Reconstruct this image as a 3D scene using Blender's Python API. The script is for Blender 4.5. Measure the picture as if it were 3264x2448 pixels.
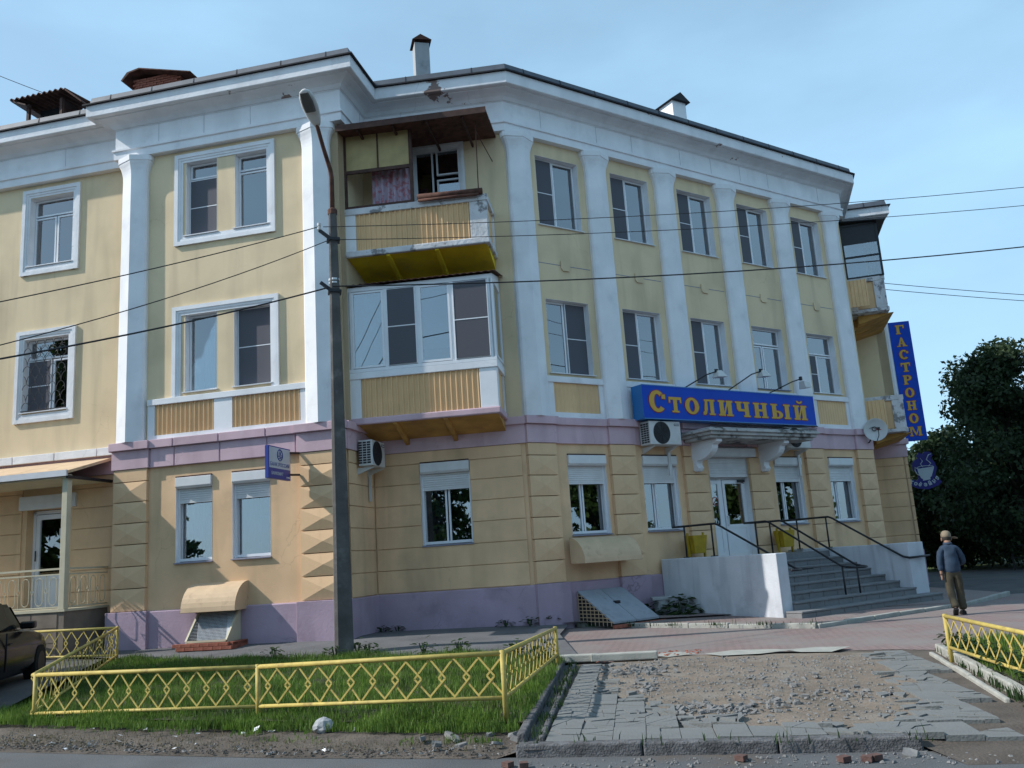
import bpy, bmesh, math, random
import numpy as np
from mathutils import Vector, Matrix
random.seed(7); np.random.seed(7)
SC = bpy.context.scene
for o in list(bpy.data.objects): bpy.data.objects.remove(o)
COL = SC.collection
R = math.radians
# ------------------------------------------------------------------ camera
CAMZ = 1.7
cd = bpy.data.cameras.new('camera'); cam = bpy.data.objects.new('camera', cd); COL.objects.link(cam)
F_PX, TILT, ROLL = 2776.28, 0.1981, -0.0674
cd.sensor_fit = 'HORIZONTAL'; cd.sensor_width = 36.0; cd.lens = 36.0*F_PX/3264.0
cd.clip_start = 0.1; cd.clip_end = 3000
ct, st, cr, sr = math.cos(TILT), math.sin(TILT), math.cos(ROLL), math.sin(ROLL)
rt = Vector((1,0,0)); up = Vector((0,-st,ct)); fw = Vector((0,ct,st))
r2 = cr*rt+sr*up; u2 = -sr*rt+cr*up
cam.matrix_world = Matrix(((r2.x,u2.x,-fw.x,0),(r2.y,u2.y,-fw.y,0),(r2.z,u2.z,-fw.z,CAMZ),(0,0,0,1)))
SC.camera = cam
# ------------------------------------------------------------------ sky and sun
SUN_TO = Vector((-1.0,-0.09,0.79)).normalized()
SUN_EL = math.asin(SUN_TO.z); SUN_AZ = math.atan2(SUN_TO.x, SUN_TO.y)
W = bpy.data.worlds.new('World'); SC.world = W; W.use_nodes = True
nt = W.node_tree; nt.nodes.clear()
wo = nt.nodes.new('ShaderNodeOutputWorld'); bg = nt.nodes.new('ShaderNodeBackground')
sky = nt.nodes.new('ShaderNodeTexSky'); sky.sky_type = 'NISHITA'; sky.sun_disc = False
sky.sun_elevation = SUN_EL; sky.sun_rotation = SUN_AZ; sky.altitude = 100
sky.air_density = 1.0; sky.dust_density = 1.2; sky.ozone_density = 1.4
tc = nt.nodes.new('ShaderNodeTexCoord'); mp = nt.nodes.new('ShaderNodeMapping')
mp.inputs['Scale'].default_value = (1.6,1.6,4.5)
nz = nt.nodes.new('ShaderNodeTexNoise'); nz.inputs['Scale'].default_value = 1.7; nz.inputs['Detail'].default_value = 7; nz.inputs['Roughness'].default_value = .52
rmp = nt.nodes.new('ShaderNodeMapRange'); rmp.inputs['From Min'].default_value = .38; rmp.inputs['From Max'].default_value = .78
rmp.inputs['To Min'].default_value = .55; rmp.inputs['To Max'].default_value = .80
mx = nt.nodes.new('ShaderNodeMix'); mx.data_type = 'RGBA'
mx.inputs['B'].default_value = (4.5,7.6,10.2,1)
nt.links.new(tc.outputs['Generated'], mp.inputs['Vector']); nt.links.new(mp.outputs['Vector'], nz.inputs['Vector'])
nt.links.new(nz.outputs['Fac'], rmp.inputs['Value'])
sx_ = nt.nodes.new('ShaderNodeSeparateXYZ'); nt.links.new(tc.outputs['Generated'], sx_.inputs['Vector'])
gz_ = nt.nodes.new('ShaderNodeMapRange'); gz_.inputs['From Min'].default_value = 0.0; gz_.inputs['From Max'].default_value = .75; gz_.inputs['To Min'].default_value = .16; gz_.inputs['To Max'].default_value = -.20
nt.links.new(sx_.outputs['Z'], gz_.inputs['Value']); ga_ = nt.nodes.new('ShaderNodeMath'); ga_.operation = 'ADD'; ga_.use_clamp = True
nt.links.new(rmp.outputs['Result'], ga_.inputs[0]); nt.links.new(gz_.outputs['Result'], ga_.inputs[1]); nt.links.new(ga_.outputs['Value'], mx.inputs['Factor'])
nt.links.new(sky.outputs['Color'], mx.inputs['A']); nt.links.new(mx.outputs['Result'], bg.inputs['Color'])
bg.inputs['Strength'].default_value = 0.105
nt.links.new(bg.outputs['Background'], wo.inputs['Surface'])
sl = bpy.data.lights.new('sun','SUN'); sl.energy = 4.2; sl.angle = R(0.6); sl.color = (1.0,.96,.90)
so = bpy.data.objects.new('sun', sl); COL.objects.link(so)
so.rotation_euler = SUN_TO.to_track_quat('Z','Y').to_euler(); so.location = SUN_TO*60
SC.view_settings.view_transform = 'Standard'; SC.view_settings.look = 'None'
SC.view_settings.exposure = 0.30; SC.view_settings.gamma = 1.0
# ------------------------------------------------------------------ materials
MATS = {}
def mat(name, col, rough=.8, var=.10, scale=3.0, bump=.0, bscale=60., metal=0., spec=.3, streak=0., dirt=None, dirt_amt=0., dirt_scale=1.2, dirt_lo=.55, dirt_hi=.7, col2=None, emit=None, streak_sc=1.7, crack=0.):
    m = bpy.data.materials.new(name); m.use_nodes = True; n = m.node_tree; b = n.nodes['Principled BSDF']
    b.inputs['Roughness'].default_value = rough; b.inputs['Metallic'].default_value = metal
    b.inputs['Specular IOR Level'].default_value = spec
    L = n.links.new
    tcn = n.nodes.new('ShaderNodeTexCoord'); vec = tcn.outputs['Object']
    c = (*col,1)
    n1 = n.nodes.new('ShaderNodeTexNoise'); n1.inputs['Scale'].default_value = scale; n1.inputs['Detail'].default_value = 6
    L(vec, n1.inputs['Vector'])
    ra = n.nodes.new('ShaderNodeMix'); ra.data_type = 'RGBA'
    lo = col2 if col2 else tuple(x*(1-var*1.6) for x in col); hi = tuple(min(1,x*(1+var*.8)) for x in col)
    ra.inputs['A'].default_value = (*lo,1); ra.inputs['B'].default_value = (*hi,1)
    mr = n.nodes.new('ShaderNodeMapRange'); mr.inputs['From Min'].default_value = .3; mr.inputs['From Max'].default_value = .7
    L(n1.outputs['Fac'], mr.inputs['Value']); L(mr.outputs['Result'], ra.inputs['Factor'])
    out = ra.outputs['Result']
    if streak > 0:
        ms = n.nodes.new('ShaderNodeMapping'); ms.inputs['Scale'].default_value = (streak_sc,streak_sc,streak_sc*.11); L(vec, ms.inputs['Vector'])
        n2 = n.nodes.new('ShaderNodeTexNoise'); n2.inputs['Scale'].default_value = 1.0; n2.inputs['Detail'].default_value = 3; n2.inputs['Roughness'].default_value = .45; n2.inputs['Distortion'].default_value = .6; L(ms.outputs['Vector'], n2.inputs['Vector'])
        m2 = n.nodes.new('ShaderNodeMapRange'); m2.inputs['From Min'].default_value = .5; m2.inputs['From Max'].default_value = .75; m2.inputs['To Max'].default_value = streak
        L(n2.outputs['Fac'], m2.inputs['Value'])
        x2 = n.nodes.new('ShaderNodeMix'); x2.data_type = 'RGBA'; L(out, x2.inputs['A']); L(m2.outputs['Result'], x2.inputs['Factor'])
        x2.inputs['B'].default_value = (col[0]*.42,col[1]*.42,col[2]*.44,1); out = x2.outputs['Result']
    if dirt:
        n3 = n.nodes.new('ShaderNodeTexNoise'); n3.inputs['Scale'].default_value = dirt_scale; n3.inputs['Detail'].default_value = 8; n3.inputs['Roughness'].default_value = .62; L(vec, n3.inputs['Vector'])
        m3 = n.nodes.new('ShaderNodeMapRange'); m3.inputs['From Min'].default_value = dirt_lo; m3.inputs['From Max'].default_value = dirt_hi; m3.inputs['To Max'].default_value = dirt_amt
        L(n3.outputs['Fac'], m3.inputs['Value'])
        x3 = n.nodes.new('ShaderNodeMix'); x3.data_type = 'RGBA'; L(out, x3.inputs['A']); L(m3.outputs['Result'], x3.inputs['Factor'])
        x3.inputs['B'].default_value = (*dirt,1); out = x3.outputs['Result']
    if crack > 0:
        nd = n.nodes.new('ShaderNodeTexNoise'); nd.inputs['Scale'].default_value = 2.2; nd.inputs['Detail'].default_value = 6; L(vec, nd.inputs['Vector'])
        va = n.nodes.new('ShaderNodeVectorMath'); va.operation = 'MULTIPLY_ADD'; va.inputs[1].default_value = (.55,.55,.55); L(nd.outputs['Color'], va.inputs[0]); L(vec, va.inputs[2])
        vo = n.nodes.new('ShaderNodeTexVoronoi'); vo.feature = 'DISTANCE_TO_EDGE'; vo.inputs['Scale'].default_value = .55; L(va.outputs['Vector'], vo.inputs['Vector'])
        mc = n.nodes.new('ShaderNodeMapRange'); mc.inputs['From Min'].default_value = .0; mc.inputs['From Max'].default_value = .007; mc.inputs['To Min'].default_value = crack; mc.inputs['To Max'].default_value = 0; L(vo.outputs['Distance'], mc.inputs['Value'])
        nm = n.nodes.new('ShaderNodeTexNoise'); nm.inputs['Scale'].default_value = .5; L(vec, nm.inputs['Vector'])
        mm_ = n.nodes.new('ShaderNodeMapRange'); mm_.inputs['From Min'].default_value = .55; mm_.inputs['From Max'].default_value = .66; L(nm.outputs['Fac'], mm_.inputs['Value'])
        mu = n.nodes.new('ShaderNodeMath'); mu.operation = 'MULTIPLY'; L(mc.outputs['Result'], mu.inputs[0]); L(mm_.outputs['Result'], mu.inputs[1])
        x5 = n.nodes.new('ShaderNodeMix'); x5.data_type = 'RGBA'; L(out, x5.inputs['A']); L(mu.outputs['Value'], x5.inputs['Factor']); x5.inputs['B'].default_value = (col[0]*.3,col[1]*.28,col[2]*.28,1); out = x5.outputs['Result']
    L(out, b.inputs['Base Color'])
    if bump > 0:
        nb = n.nodes.new('ShaderNodeTexNoise'); nb.inputs['Scale'].default_value = bscale; nb.inputs['Detail'].default_value = 5; L(vec, nb.inputs['Vector'])
        bp = n.nodes.new('ShaderNodeBump'); bp.inputs['Strength'].default_value = bump; bp.inputs['Distance'].default_value = .02
        L(nb.outputs['Fac'], bp.inputs['Height']); L(bp.outputs['Normal'], b.inputs['Normal'])
    if emit:
        b.inputs['Emission Color'].default_value = (*emit,1); b.inputs['Emission Strength'].default_value = 1
    MATS[name] = m
    return m
mat('yellow', (.72,.57,.37), .9, .11, .7, .15, 25, streak=.34, dirt=(.42,.34,.23), dirt_amt=.38, dirt_scale=.7, dirt_lo=.52, dirt_hi=.75, crack=0.22)
mat('ochre', (.72,.485,.29), .9, .11, .8, .18, 25, streak=.3, dirt=(.36,.26,.17), dirt_amt=.4, dirt_scale=.9, dirt_lo=.52, dirt_hi=.75, crack=0.25)
mat('white', (.77,.77,.79), .85, .06, 1.2, .18, 30, streak=.16, dirt=(.36,.36,.38), dirt_amt=.35, dirt_scale=1.3, dirt_lo=.55, dirt_hi=.8, crack=0.2)
mat('peel', (.74,.74,.76), .9, .06, 1.4, .5, 9, streak=.2, dirt=(.20,.13,.11), dirt_amt=.95, dirt_scale=.9, dirt_lo=.652, dirt_hi=.665, crack=0.4)
mat('crumble', (.60,.59,.60), .95, .1, 2, .8, 12, streak=.3, dirt=(.19,.18,.18), dirt_amt=.9, dirt_scale=3.2, dirt_lo=.53, dirt_hi=.6)
mat('purple', (.58,.41,.455), .9, .10, 1.0, .2, 30, streak=.3, dirt=(.54,.44,.5), dirt_amt=.5, dirt_scale=1.8, dirt_lo=.6, dirt_hi=.7, crack=0.3)
mat('plinth', (.39,.295,.37), .92, .09, 1.2, .3, 18, streak=.22, dirt=(.14,.11,.14), dirt_amt=.6, dirt_scale=1.1, dirt_lo=.55, dirt_hi=.78, crack=0.55)
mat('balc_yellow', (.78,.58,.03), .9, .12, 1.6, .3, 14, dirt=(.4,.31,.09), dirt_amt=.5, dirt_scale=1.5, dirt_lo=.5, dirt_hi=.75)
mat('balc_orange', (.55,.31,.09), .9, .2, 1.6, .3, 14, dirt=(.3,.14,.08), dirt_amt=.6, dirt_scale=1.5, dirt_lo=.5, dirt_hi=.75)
mat('canopy', (.46,.45,.44), .95, .12, 2, .8, 12, streak=.4, dirt=(.10,.095,.09), dirt_amt=.9, dirt_scale=2.4, dirt_lo=.50, dirt_hi=.60)
mat('corr', (.72,.47,.25), .7, .06, 1.5, .05, 30, streak=.25)
mat('pvc', (.74,.75,.78), .35, .03, 2, 0, spec=.5, streak=.06)
mat('sillmetal', (.62,.63,.66), .45, .05, 3, 0, spec=.5)
mat('sillgrey', (.23,.23,.29), .5, .1, 4, .1)
mat('shutter', (.66,.66,.66), .45, .05, 3, 0, spec=.5, streak=.12)
mat('brown', (.075,.038,.030), .75, .25, 5, .2, 30)
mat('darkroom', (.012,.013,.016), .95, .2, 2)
mat('curtain', (.52,.55,.58), .95, .08, 2)
mat('curtain_beige', (.50,.45,.36), .95, .1, 3)
mat('curtain_blue', (.33,.40,.47), .95, .1, 3)
mat('curtain_grey', (.30,.31,.32), .95, .15, 3)
mat('plant', (.03,.07,.02), .8, .3, 9)
mat('curtain_dim', (.17,.21,.215), .95, .1, 2)
mat('pinkcurtain', (.42,.33,.40), .95, .1, 3, dirt=(.38,.12,.14), dirt_amt=.8, dirt_scale=7, dirt_lo=.5, dirt_hi=.56)
mat('ply', (.40,.31,.15), .8, .1, 3, .1)
mat('roofmetal', (.10,.115,.14), .6, .15, 2, .05, 10, metal=.2, spec=.4, dirt=(.17,.19,.21), dirt_amt=.4, dirt_scale=1.3)
mat('roofdark', (.028,.028,.033), .8, .2, 4, .2, 20)
mat('rust', (.10,.045,.032), .85, .3, 6, .3, 25)
mat('brick', (.30,.105,.07), .92, .25, 7, .4, 30)
mat('concrete', (.36,.37,.38), .92, .12, 1.6, .35, 22, streak=.3, dirt=(.12,.12,.13), dirt_amt=.5, dirt_scale=1.6)
mat('blackmetal', (.014,.014,.018), .5, .2, 8, .05, 30, spec=.4)
mat('acwhite', (.56,.56,.55), .5, .06, 3, 0, spec=.4)
mat('acdark', (.03,.03,.033), .6, .1, 5)
mat('tan', (.58,.42,.27), .7, .08, 2.5, .1, 20, dirt=(.25,.16,.10), dirt_amt=.5, dirt_scale=2.2, dirt_lo=.58, dirt_hi=.72)
mat('cream', (.54,.49,.36), .6, .06, 3, .05, 20)
def glass_mat():
    m = bpy.data.materials.new('glass'); m.use_nodes = True; n = m.node_tree; n.nodes.clear(); L = n.links.new
    o = n.nodes.new('ShaderNodeOutputMaterial'); t = n.nodes.new('ShaderNodeBsdfTransparent'); g = n.nodes.new('ShaderNodeBsdfGlossy')
    t.inputs['Color'].default_value = (.62,.66,.68,1); g.inputs['Roughness'].default_value = .012; g.inputs['Color'].default_value = (.95,.97,1,1)
    fr = n.nodes.new('ShaderNodeFresnel'); fr.inputs['IOR'].default_value = 1.75
    tcn = n.nodes.new('ShaderNodeTexCoord'); nz = n.nodes.new('ShaderNodeTexNoise'); nz.inputs['Scale'].default_value = 1.1; nz.inputs['Detail'].default_value = 1
    bp = n.nodes.new('ShaderNodeBump'); bp.inputs['Strength'].default_value = .08; bp.inputs['Distance'].default_value = .03
    L(tcn.outputs['Object'], nz.inputs['Vector']); L(nz.outputs['Fac'], bp.inputs['Height']); L(bp.outputs['Normal'], g.inputs['Normal'])
    mi = n.nodes.new('ShaderNodeMixShader'); ad = n.nodes.new('ShaderNodeMath'); ad.operation = 'MULTIPLY_ADD'; ad.inputs[1].default_value = 1.15; ad.inputs[2].default_value = .16
    L(fr.outputs['Fac'], ad.inputs[0]); L(ad.outputs['Value'], mi.inputs['Fac']); L(t.outputs['BSDF'], mi.inputs[1]); L(g.outputs['BSDF'], mi.inputs[2]); L(mi.outputs['Shader'], o.inputs['Surface'])
    MATS['glass'] = m
glass_mat()
def screen_mat():
    m = bpy.data.materials.new('screen'); m.use_nodes = True; n = m.node_tree; b = n.nodes['Principled BSDF']
    b.inputs['Base Color'].default_value = (.105,.105,.125,1); b.inputs['Roughness'].default_value = .8; b.inputs['Alpha'].default_value = .80
    MATS['screen'] = m
screen_mat()
# ------------------------------------------------------------------ mesh helpers
class M:
    def __init__(s): s.v=[]; s.f=[]; s.m=[]
    def add(s, vs, fs, mi=0):
        b=len(s.v); s.v += [tuple(p) for p in vs]; s.f += [tuple(b+i for i in f) for f in fs]; s.m += [mi]*len(fs); return s
    def box(s,x0,x1,y0,y1,z0,z1,mi=0):
        return s.add([(x0,y0,z0),(x1,y0,z0),(x1,y1,z0),(x0,y1,z0),(x0,y0,z1),(x1,y0,z1),(x1,y1,z1),(x0,y1,z1)],
            [(0,3,2,1),(4,5,6,7),(0,1,5,4),(1,2,6,5),(2,3,7,6),(3,0,4,7)],mi)
    def prism(s,pts,a,b,axis='y',mi=0):
        k=len(pts)
        f={'y':lambda p,t:(p[0],t,p[1]),'x':lambda p,t:(t,p[0],p[1]),'z':lambda p,t:(p[0],p[1],t)}[axis]
        vs=[f(p,a) for p in pts]+[f(p,b) for p in pts]
        return s.add(vs,[tuple(range(k))[::-1],tuple(range(k,2*k))]+[(i,(i+1)%k,k+(i+1)%k,k+i) for i in range(k)],mi)
    def loft(s,rings,caps=True,closed=True,mi=0):
        k=len(rings[0]); vs=[p for r in rings for p in r]; fs=[]
        for j in range(len(rings)-1):
            for i in range(k if closed else k-1):
                a=j*k+i; b=j*k+(i+1)%k; fs.append((a,b,b+k,a+k))
        if caps: fs += [tuple(range(k))[::-1], tuple(range((len(rings)-1)*k,len(rings)*k))]
        return s.add(vs,fs,mi)
    def tube(s,path,r,n=8,mi=0,caps=True):
        path=[Vector(p) for p in path]; rings=[]
        rr = r if isinstance(r,(list,tuple)) else [r]*len(path)
        prev=None
        for i,p in enumerate(path):
            d=(path[min(i+1,len(path)-1)]-path[max(i-1,0)]).normalized()
            if prev is None:
                a=d.cross(Vector((0,0,1)));
                if a.length<.05: a=d.cross(Vector((1,0,0)))
                a.normalize()
            else:
                a=(prev-d*prev.dot(d)).normalized()
            prev=a; b=d.cross(a)
            rings.append([tuple(p+a*(rr[i]*math.cos(2*math.pi*t/n))+b*(rr[i]*math.sin(2*math.pi*t/n))) for t in range(n)])
        return s.loft(rings,caps,True,mi)
    def bar(s,p,q,w,d,mi=0,upv=(0,0,1)):
        p=Vector(p);q=Vector(q);t=(q-p).normalized();a=t.cross(Vector(upv))
        if a.length<.02: a=t.cross(Vector((1,0,0)))
        a.normalize();b=t.cross(a); a*=w/2;b*=d/2
        return s.loft([[tuple(e+a+b),tuple(e-a+b),tuple(e-a-b),tuple(e+a-b)] for e in (p,q)],True,True,mi)
    def lathe(s,prof,c=(0,0,0),n=24,mi=0):
        rings=[[(c[0]+r*math.cos(2*math.pi*t/n),c[1]+r*math.sin(2*math.pi*t/n),c[2]+z) for t in range(n)] for r,z in prof]
        return s.loft(rings,True,True,mi)
    def build(s,name,mats,parent=None,frame=None,smooth=False,bevel=0,recalc=True):
        me=bpy.data.meshes.new(name); me.from_pydata(s.v,[],s.f)
        if isinstance(mats,str): mats=[mats]
        for k in mats: me.materials.append(MATS[k])
        if len(mats)>1: me.polygons.foreach_set('material_index',s.m)
        if recalc:
            bm=bmesh.new(); bm.from_mesh(me); bmesh.ops.recalc_face_normals(bm,faces=bm.faces); bm.to_mesh(me); bm.free()
        if smooth: me.polygons.foreach_set('use_smooth',[True]*len(me.polygons))
        me.update()
        return obj(name,me,parent,frame,bevel)
def obj(name,me,parent=None,frame=None,bevel=0):
    o=bpy.data.objects.new(name,me); COL.objects.link(o)
    if parent is not None: o.parent=parent
    if frame is not None:
        o.location=(frame[0],frame[1],frame[3] if len(frame)>3 else 0); o.rotation_euler=(0,0,frame[2])
    if bevel:
        md=o.modifiers.new('bevel','BEVEL'); md.width=bevel; md.segments=2; md.limit_method='ANGLE'; md.angle_limit=R(40)
    return o
def tag(o,label=None,cat=None,group=None,kind=None):
    if label: o['label']=label
    if cat: o['category']=cat
    if group: o['group']=group
    if kind: o['kind']=kind
    return o
def thing(name,label,cat,frame=(0,0,0),group=None):
    o=bpy.data.objects.new(name,None); COL.objects.link(o); o.empty_display_size=.2
    o.location=(frame[0],frame[1],frame[3] if len(frame)>3 else 0); o.rotation_euler=(0,0,frame[2])
    return tag(o,label,cat,group)
def share(src,parent,loc=(0,0,0),rotz=0,scale=None,name=None):
    o=bpy.data.objects.new(name or src.name.split('.')[0],src.data); COL.objects.link(o); o.parent=parent
    o.location=loc; o.rotation_euler=(0,0,rotz)
    if scale: o.scale=scale
    for md in src.modifiers:
        if md.type=='BEVEL':
            k=o.modifiers.new('bevel','BEVEL'); k.width=md.width; k.segments=md.segments; k.limit_method='ANGLE'; k.angle_limit=md.angle_limit
    return o
# ------------------------------------------------------------------ facade frames (origin x,y, rotation); local x along the wall, y inward, z up
AL, TH, ALB = -0.2111, 0.5940, -0.1209
dA, dB = 21.4586, 24.0
nA=Vector((-math.sin(AL),math.cos(AL))); tA=Vector((math.cos(AL),math.sin(AL)))
nB=Vector((-math.sin(ALB),math.cos(ALB))); tB=Vector((math.cos(ALB),math.sin(ALB)))
tC=Vector((math.cos(TH),math.sin(TH))); nC=Vector((-math.sin(TH),math.cos(TH)))
aD=2*TH-ALB; aE=2*TH-AL
tD=Vector((math.cos(aD),math.sin(aD))); tE=Vector((math.cos(aE),math.sin(aE))); oE=Vector((math.sin(aE),-math.cos(aE)))
SETB=.45
pA=nA*dA; pW=nA*(dA+SETB); pB=nB*dB; P0=pB+tB*(-2.672)
CL=15.95; AL0,AR0=-16.12,-9.19
Cend=P0+tC*CL; Din=Cend+tD*4.4; Ec=Din+oE*1.8; Eend=Ec+tE*9
Acl=pA+tA*AL0; Acr=pA+tA*AR0; Wj=pW+tA*AL0; Wst=pW+tA*(-27); Bin=pB+tB*(-7.06)
FA=(pA.x,pA.y,AL); FW=(pW.x,pW.y,AL); FB=(pB.x,pB.y,ALB); FC=(P0.x,P0.y,TH); FD=(Cend.x,Cend.y,aD)
FEr=(Din.x,Din.y,aE-math.pi/2); FE=(Ec.x,Ec.y,aE); FAr=(Acr.x,Acr.y,AL+math.pi/2); FAl=(Wj.x,Wj.y,AL-math.pi/2)
PATH=[Wst,Wj,Acl,Acr,Bin,P0,Cend,Din,Ec,Eend]
def offs(path,n):
    out=[]
    for i,p in enumerate(path):
        def ln(a,b):
            d=(b-a).normalized(); r=Vector((d.y,-d.x)); return a+r*n,d
        if i==0: q,d=ln(path[0],path[1]); out.append(q); continue
        if i==len(path)-1:
            q,d=ln(path[-2],path[-1]); out.append(q+(path[-1]-path[-2])); continue
        q1,d1=ln(path[i-1],p); q2,d2=ln(p,path[i+1])
        den=d1.x*d2.y-d1.y*d2.x
        t=((q2.x-q1.x)*d2.y-(q2.y-q1.y)*d2.x)/den
        out.append(q1+d1*t)
    return out
def sweep(prof,path=PATH):
    m=M(); rows=[offs(path,n) for n,z in prof]
    rings=[[(rows[k][i].x,rows[k][i].y,prof[k][1]) for k in range(len(prof))] for i in range(len(path))]
    return m.loft(rings,True,True)
# ------------------------------------------------------------------ the building
BLD=thing('apartment_building','three-storey yellow corner building with white columns and lilac bands','building')
def wall(name,mt,frame,u0,u1,z0,z1,holes=(),th=.36,y=0.):
    m=M(); xs=sorted({u0,u1,*[h[0] for h in holes],*[h[1] for h in holes]}); zs=sorted({z0,z1,*[h[2] for h in holes],*[h[3] for h in holes]})
    for i in range(len(xs)-1):
        for j in range(len(zs)-1):
            cx=(xs[i]+xs[i+1])/2; cz=(zs[j]+zs[j+1])/2
            if any(h[0]<cx<h[1] and h[2]<cz<h[3] for h in holes): continue
            a,b,c,d=xs[i],xs[i+1],zs[j],zs[j+1]
            m.add([(a,y,c),(b,y,c),(b,y,d),(a,y,d)],[(0,1,2,3)]); m.add([(a,y+th,c),(b,y+th,c),(b,y+th,d),(a,y+th,d)],[(3,2,1,0)])
    for a,b,c,d in list(holes)+[(u0,u1,z0,z1)]:
        m.add([(a,y,c),(b,y,c),(b,y,d),(a,y,d),(a,y+th,c),(b,y+th,c),(b,y+th,d),(a,y+th,d)],[(0,4,5,1),(1,5,6,2),(2,6,7,3),(3,7,4,0)])
    return m.build(name,mt,BLD,frame,recalc=False)
WR=random.Random(4)
def window(frame,u0,u1,z0,z1,cells,depth=.22,sill='sillmetal',curt=None,reveal='white',shutter=None,room=True,cmat='curtain',name='window',sill_over=.05):
    """cells: (fx0,fx1,fz0,fz1,kind) fractions of the opening"""
    y=depth; b=.055; zb=z0
    m=M()
    m.box(u0+.004,u0+b,y,y+.07,z0,z1); m.box(u1-b,u1-.004,y,y+.07,z0,z1); m.box(u0+b,u1-b,y,y+.07,z1-b,z1-.004); m.box(u0+b,u1-b,y,y+.07,z0+.004,z0+b+.02)
    w=m.build(name,'pvc',BLD,frame)
    W_,H_=u1-u0,z1-z0
    for (a,c,d,e,k) in cells:
        x0,x1,q0,q1=u0+a*W_+.02,u0+c*W_-.02,z0+d*H_+.02,z0+e*H_-.02
        s=.05; q=M(); ys=y-.015
        q.box(x0,x0+s,ys,ys+.07,q0,q1); q.box(x1-s,x1,ys,ys+.07,q0,q1); q.box(x0+s,x1-s,ys,ys+.07,q0,q0+s); q.box(x0+s,x1-s,ys,ys+.07,q1-s,q1)
        q.build('sash','pvc',w)
        M().box(x0+s-.01,x1-s+.01,ys+.03,ys+.036,q0+s-.01,q1-s+.01).build('pane','glass',w)
        if k=='screen':
            sc=M(); yy=ys-.025
            sc.box(x0+.02,x1-.02,yy,yy+.003,q0+.02,q1-.02)
            sc.build('insect_screen','screen',w)
            f=M(); f.box(x0,x0+.022,yy-.006,yy+.018,q0,q1); f.box(x1-.022,x1,yy-.006,yy+.018,q0,q1); f.box(x0+.022,x1-.022,yy-.006,yy+.018,q0,q0+.022); f.box(x0+.022,x1-.022,yy-.006,yy+.018,q1-.022,q1)
            zm=q0+(q1-q0)*.5; f.box(x0+.022,x1-.022,yy-.006,yy+.018,zm-.012,zm+.012); f.build('screen_frame','pvc',w)
    rv=M(); t=.03; y0=-.004; yb=y+.1
    rv.box(u0-.0,u0+.003,y0,yb,z0,z1); rv.box(u1-.003,u1,y0,yb,z0,z1); rv.box(u0,u1,y0,yb,z1-.003,z1)
    rv.build('reveal',reveal,w)
    if sill:
        sp=M(); sp.prism([(-.07,z0-.035),(-.07,z0-.01),(y+.02,z0+.03),(y+.02,z0-.02)],u0-sill_over,u1+sill_over,'x'); sp.build('sill',sill,w)
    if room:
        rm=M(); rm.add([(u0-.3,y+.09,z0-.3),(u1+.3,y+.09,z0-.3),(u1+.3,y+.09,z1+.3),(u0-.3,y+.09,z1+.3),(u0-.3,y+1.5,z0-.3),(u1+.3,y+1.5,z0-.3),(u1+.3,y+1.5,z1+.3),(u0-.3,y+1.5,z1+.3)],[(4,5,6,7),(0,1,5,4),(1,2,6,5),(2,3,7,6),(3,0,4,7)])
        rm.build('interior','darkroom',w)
    if curt:
        if cmat=='curtain':
            cmat=WR.choice(['curtain','curtain','curtain_beige','curtain_blue','curtain_grey'])
            if WR.random()<.55:
                a0=curt[0][0]; b0=curt[-1][1]; g_=(b0-a0)*WR.uniform(.25,.5); curt=WR.choice([[(a0,b0-g_)],[(a0+g_,b0)],[(a0,a0+g_*.7),(b0-g_*.7,b0)]])
            if WR.random()<.35:
                pl=M(); px=u0+(u1-u0)*WR.uniform(.3,.8)
                for _ in range(26):
                    q_=Vector((px+WR.gauss(0,.10),y+.14+WR.gauss(0,.03),z0+.28+WR.gauss(0,.11))); d1=Vector((WR.uniform(-1,1),WR.uniform(-.4,.4),WR.uniform(-.3,1))).normalized()*.11; d2=Vector((d1.z,.2*d1.x,-d1.x))*.4
                    pl.add([q_,q_+d1*.5+d2,q_+d1,q_+d1*.5-d2],[(0,1,2,3)])
                pl.build('house_plant','plant',w,recalc=False)
        for (a,c) in curt:
            x0,x1=u0+a*W_,u0+c*W_; n=max(6,int((x1-x0)/.035)); cu=M(); ph=random.random()*6
            top=[];bot=[]
            for i in range(n+1):
                x=x0+(x1-x0)*i/n; yy=y+.22+.028*math.sin(i*1.35+ph)+.012*math.sin(i*.5)
                top.append((x,yy,z1)); bot.append((x,yy,z0))
            cu.loft([bot,top],False,False); cu.build('curtain',cmat,w,smooth=True,recalc=False)
    if shutter is not None:
        sm=M(); zt=z1-.02; bx=.30
        sm.prism([(-.07,zt),(.14,zt),(.14,zt-bx),(-.02,zt-bx),(-.07,zt-bx+.06)],u0+.01,u1-.01,'x'); sm.build('shutter_box','shutter',w,bevel=.008)
        M().box(u0+.01,u1-.01,-.05,.10,z1-.018,z1+.02).build('lintel_gap','brown',w)
        sl_=M(); z=zt-bx; zl=shutter; k=max(3,int((z-zl)/.055)); h=(z-zl)/k
        for i in range(k):
            a=zl+i*h; sl_.prism([(.11,a+.006),(.128,a),(.128,a+h),(.11,a+h-.006)],u0+.05,u1-.05,'x')
        sl_.box(u0+.05,u1-.05,.104,.132,zl-.045,zl); sl_.build('shutter','shutter',w)
        gd=M(); gd.box(u0+.006,u0+.06,.10,.17,z0,z); gd.box(u1-.06,u1-.006,.10,.17,z0,z); gd.box(u0+.06,u1-.06,.11,.16,z0+.03,z0+.10); gd.build('shutter_guide','pvc',w)
    return w
Z_B0,Z_PL=-.8,.98
ZB1,ZB2,ZB3=4.85,5.38,5.60
ZAR,ZRT=14.22,15.82
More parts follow.
